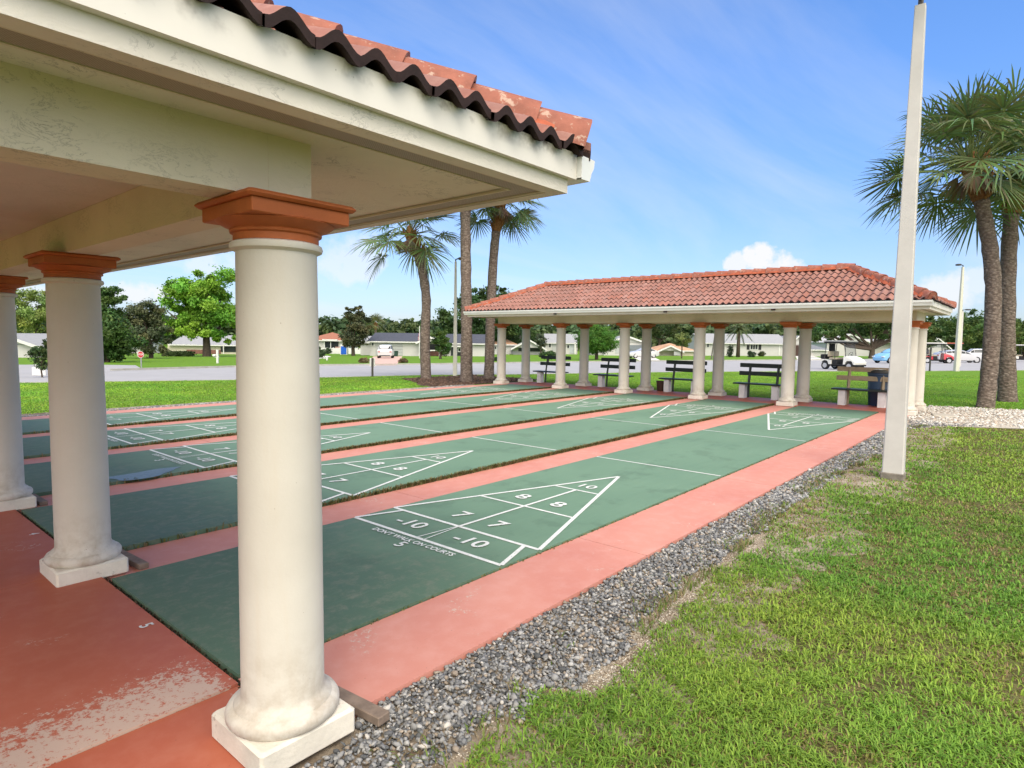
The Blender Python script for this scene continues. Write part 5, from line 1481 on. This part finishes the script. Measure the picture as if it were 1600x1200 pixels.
P, d = at(1395, 567.5); car('light blue rounded car partly hidden by the square lamp post', P, CR+math.pi+.3, M_CARB, BEETLE, (1.25,-1.2), .34, .84)
P, d = at(1497, 566.5); car('white wedge shaped sedan behind the slender lamp post in the lot', P, CR-.25, M_CARW, WEDGE, (1.42,-1.36), .35, .92)
P, d = at(1538, 563.5); car('second white car parked just behind the wedge shaped sedan', P, CR-.3, M_CARW, SUV)
def golf_cart(label, P, rz, paint, roofm, enclosed=False, s=1.0):
    """faces +x"""
    r = thing('golf_cart', label, 'golf cart', P, rz, 'golf carts'); r.scale = (s, s, s)
    b = MB()
    def hull(prof, ys):     # side outline extruded with a slightly narrower top
        vs = []; n = len(prof)
        for y, k in ys:
            for x, z in prof: vs.append((x*k if False else x, y, z))
        fs = [tuple(range(n)), tuple(range(len(ys)*n-1, (len(ys)-1)*n-1, -1))]
        for q in range(len(ys)-1): fs += [(q*n+i, q*n+n+i, q*n+n+(i+1)%n, q*n+(i+1)%n) for i in range(n)]
        return vs, fs
    # front cowl, sloped nose with wheel arch
    cw = [(.42,.36),(.55,.36),(.60,.50),(.70,.60),(.84,.63),(.98,.60),(1.07,.50),(1.12,.38),(1.22,.36),(1.25,.52),(1.16,.66),(.92,.80),(.62,.90),(.46,.92)]
    vs, fs = hull(cw, ((-.58,1),(-.50,1),(.50,1),(.58,1)))
    for i, p in enumerate(vs):
        if abs(p[1]) > .55 and p[2] > .62: vs[i] = (p[0]-.03, p[1]*.93, p[2]-.05)
    b.add(vs, fs); b.build('front_cowl', paint, r, 40)
    b = MB(); rw = [(-.42,.34),(-.42,.62),(-.95,.66),(-1.18,.60),(-1.22,.46),(-1.10,.44),(-1.04,.54),(-.92,.60),(-.80,.60),(-.68,.54),(-.62,.40),(-.60,.34)]
    vs, fs = hull(rw, ((-.58,1),(.58,1))); b.add(vs, fs); b.build('rear_body', paint, r, 40)
    ch = MB(); ch.bbox(-.62,.62,-.55,.55,.27,.345,.02); ch.bbox(-1.15,1.22,-.30,.30,.22,.30,.02); ch.bbox(1.18,1.30,-.52,.52,.27,.37,.03)
    ch.build('chassis', M_TYRE, r)
    st = MB(); st.bbox(-.66,-.08,-.54,.54,.64,.78,.05); st.build('seat', M_VINYL, r)
    bs = MB(); bs.bbox(-.76,-.63,-.54,.54,.82,1.20,.05); bs.build('backrest', M_VINYL, r)
    sb = MB().bbox(-.40,-.06,-.52,.52,.345,.64,.02); sb.build('seat_base', M_TYRE, r)
    ps = MB()
    for sg in (-1,1):
        ps.tube([(.56,sg*.52,.88),(.40,sg*.53,1.78)],.022,6); ps.tube([(-.95,sg*.53,.62),(-.84,sg*.53,1.78)],.022,6)
        if enclosed: ps.tube([(-.2,sg*.53,.7),(-.22,sg*.53,1.78)],.018,6)
    ps.build('roof_frame', M_DARKMETAL, r)
    rf = MB().bbox(-1.08,.62,-.60,.60,1.80,1.90,.04); rf.build('roof', roofm, r, 30)
    MB().bbox(-1.02,.66,-.57,.57,1.71,1.799,.02).build('roof_liner', M_TYRE, r)
    sw = MB().tube([(.56,.25,.86),(.36,.25,1.02)],.02,6); sw.tube([(.36+.17*math.cos(a)*.45,.25+.17*math.sin(a),1.02+.17*math.cos(a)*.8) for a in [i*math.pi/8 for i in range(17)]],.014,5,False); sw.build('steering_wheel', M_TYRE, r)
    ws = MB().box(-.012,.012,-.50,.50,0,.86); 
    ws.v = [(x+.545-z*.17, y, z+.90) for x, y, z in ws.v]
    gm_ = MATS.get('cart_windscreen')
    if not gm_:
        gm_, nt, bb = nodes('cart_windscreen'); bb.inputs['Base Color'].default_value = (.10,.11,.12,1); bb.inputs['Alpha'].default_value = .22; bb.inputs['Roughness'].default_value = .08; MATS['cart_windscreen'] = gm_
    ws.build('windscreen', gm_, r)
    for sg in (-1,1):
        MB().bbox(1.14,1.215,sg*.40-.09,sg*.40+.09,.56,.64,.02).build('headlight', MATS['lamp_lens'], r)
    bg = MB().bbox(-1.30,-1.02,-.48,.48,.66,.98,.04); bg.build('bag_well', M_TYRE, r)
    if enclosed: MB().box(-1.0,-.93,-.05,.50,.95,1.70).build('rear_curtain', M_TYRE, r)
    for x in (.84,-.86):
        for sg in (-1,1): wheel(r, x, sg*.50, .265, .21)
    return r
P, d = at(1316, 577.5); golf_cart('white golf cart with cream seat and dark roof parked alone on the road', P, CR-1.1, M_CREAM, mat('grey_cart_roof',(.30,.30,.29),.5,.05,2), True, 1.02)
P, d = at(1463, 567.5); golf_cart('red golf cart with a pale roof beside the white sedan', P, CR-.35, M_CARTR, M_CREAM, False, 1.12)
P, d = at(1490, 563); golf_cart('golf cart with an orange red roof parked behind the sedan', P, CR-.2, M_DARKMETAL, mat('orange_roof',(.50,.13,.08),.5,.05,2), False, 1.25)
P, d = at(1597, 565.5); golf_cart('white golf cart with white roof just past the straight palm trunk', P, CR-.5, M_CREAM, M_WHITE, True, 1.1)

# ------------------------------------------------------------------ sky and sun
SUN_AZ, SUN_EL = math.atan2(-.72, -.62), R(52)
w = bpy.data.worlds.new('World'); S.world = w; w.use_nodes = True
nt = w.node_tree; bg = nt.nodes['Background']
sky = nt.nodes.new('ShaderNodeTexSky'); sky.sky_type = 'NISHITA'; sky.sun_disc = False
sky.sun_elevation = SUN_EL; sky.sun_rotation = math.pi/2-SUN_AZ
sky.air_density = 1.0; sky.dust_density = .8; sky.ozone_density = 2.2
tc = nt.nodes.new('ShaderNodeTexCoord'); D = tc.outputs['Generated']
sp = nt.nodes.new('ShaderNodeSeparateXYZ'); nt.links.new(D, sp.inputs[0])
# project the view direction on a cloud deck so wisps flatten towards the horizon
zc = math_(nt, 'MAXIMUM', sp.outputs[2], .02); zc = math_(nt, 'ADD', zc, .12)
cx = math_(nt, 'DIVIDE', sp.outputs[0], zc); cy = math_(nt, 'DIVIDE', sp.outputs[1], zc)
cb = nt.nodes.new('ShaderNodeCombineXYZ'); nt.links.new(cx, cb.inputs[0]); nt.links.new(cy, cb.inputs[1])
mp = nt.nodes.new('ShaderNodeMapping'); mp.inputs['Rotation'].default_value = (0,0,R(25)); mp.inputs['Scale'].default_value = (.38,.95,1); nt.links.new(cb.outputs[0], mp.inputs[0])
n1 = noise(nt, .8, 8, .58, mp.outputs[0]); n1.inputs['Distortion'].default_value = .6
wisp = ramp(nt, n1.outputs[0], .42, .86)
def puff(u, v, su, sv, scale, thr, amp):
    """a cumulus in the direction of (u, v): falls off over su x sv of the sky, broken up by noise"""
    d0 = Vector(ray(u, v)).normalized(); r0 = Vector((d0.y,-d0.x,0)).normalized(); u0 = r0.cross(d0)
    def dot(vec, k):
        n = nt.nodes.new('ShaderNodeVectorMath'); n.operation = 'DOT_PRODUCT'; nt.links.new(D, n.inputs[0]); n.inputs[1].default_value = vec
        return math_(nt, 'MULTIPLY', n.outputs['Value'], k)
    a, b_ = dot(r0, FPX/su), dot(u0, FPX/sv)
    r2 = math_(nt, 'ADD', math_(nt, 'MULTIPLY', a, a), math_(nt, 'MULTIPLY', b_, b_))
    fall = math_(nt, 'SUBTRACT', 1.0, r2)
    fwd = math_(nt, 'GREATER_THAN', dot(d0, 1.0), .3)
    nn = noise(nt, scale, 7, .6, D)
    f = math_(nt, 'ADD', fall, math_(nt, 'MULTIPLY', math_(nt, 'SUBTRACT', nn.outputs[0], .5), 3.2))
    rp = ramp(nt, f, thr, thr+.55)
    return math_(nt, 'MULTIPLY', math_(nt, 'MULTIPLY', rp.outputs[0], fwd), amp)
cl = math_(nt, 'MULTIPLY', wisp.outputs[0], .62)
for args in ((1196,408,48,34,24,.35,1.0),(1152,408,22,24,30,.35,.9),(1225,418,34,16,30,.35,.85),(535,405,70,55,12,.25,.6),(205,455,70,22,18,.25,.85),(1475,455,55,32,16,.25,.8),(1520,440,40,26,20,.3,.6),(350,420,60,30,14,.3,.6),(60,470,60,25,14,.3,.6)):
    cl = math_(nt, 'MAXIMUM', cl, puff(*args))
# milky veil low on the horizon
veil = nt.nodes.new('ShaderNodeMapRange'); veil.interpolation_type = 'SMOOTHSTEP'; nt.links.new(sp.outputs[2], veil.inputs[0])
veil.inputs[1].default_value = .30; veil.inputs[2].default_value = -.02; veil.inputs[3].default_value = 0; veil.inputs[4].default_value = .12
cl = math_(nt, 'MAXIMUM', cl, veil.outputs[0])
hz_ = nt.nodes.new('ShaderNodeMapRange'); hz_.interpolation_type = 'SMOOTHSTEP'; nt.links.new(sp.outputs[2], hz_.inputs[0])
hz_.inputs[1].default_value = 0; hz_.inputs[2].default_value = .45
clear = mix(nt, hz_.outputs[0], (.60, .68, .88), (.66, .93, 1.28))
col = mix(nt, cl, mix(nt, 1.0, sky.outputs[0], clear, 'MULTIPLY'), (4.7, 4.75, 4.9))
au = nt.nodes.new('ShaderNodeVectorMath'); au.operation = 'DOT_PRODUCT'; nt.links.new(D, au.inputs[0])
au.inputs[1].default_value = (math.cos(SUN_AZ)*math.cos(SUN_EL), math.sin(SUN_AZ)*math.cos(SUN_EL), math.sin(SUN_EL))
ar_ = nt.nodes.new('ShaderNodeMapRange'); ar_.interpolation_type = 'SMOOTHSTEP'; nt.links.new(au.outputs['Value'], ar_.inputs[0])
ar_.inputs[1].default_value = .35; ar_.inputs[2].default_value = 1.0     # bright haze added round the sun, out of view, as warm fill
col = mix(nt, ar_.outputs[0], col, (17.5, 16.2, 14.0))
nt.links.new(col, bg.inputs['Color']); bg.inputs['Strength'].default_value = .115
su = bpy.data.lights.new('sun', 'SUN'); su.energy = 1.0; su.angle = R(28); su.color = (1, .93, .83)
so = bpy.data.objects.new('sun', su); COL.objects.link(so)
sd = Vector((math.cos(SUN_AZ)*math.cos(SUN_EL), math.sin(SUN_AZ)*math.cos(SUN_EL), math.sin(SUN_EL)))
so.rotation_euler = sd.to_track_quat('Z', 'Y').to_euler(); so.location = (0, 0, 30)
S.view_settings.view_transform = 'Standard'; S.view_settings.look = 'None'; S.view_settings.gamma = 1
S.view_settings.exposure = 0.84
S.render.film_transparent = False
S.cycles.max_bounces = 6; S.cycles.diffuse_bounces = 4
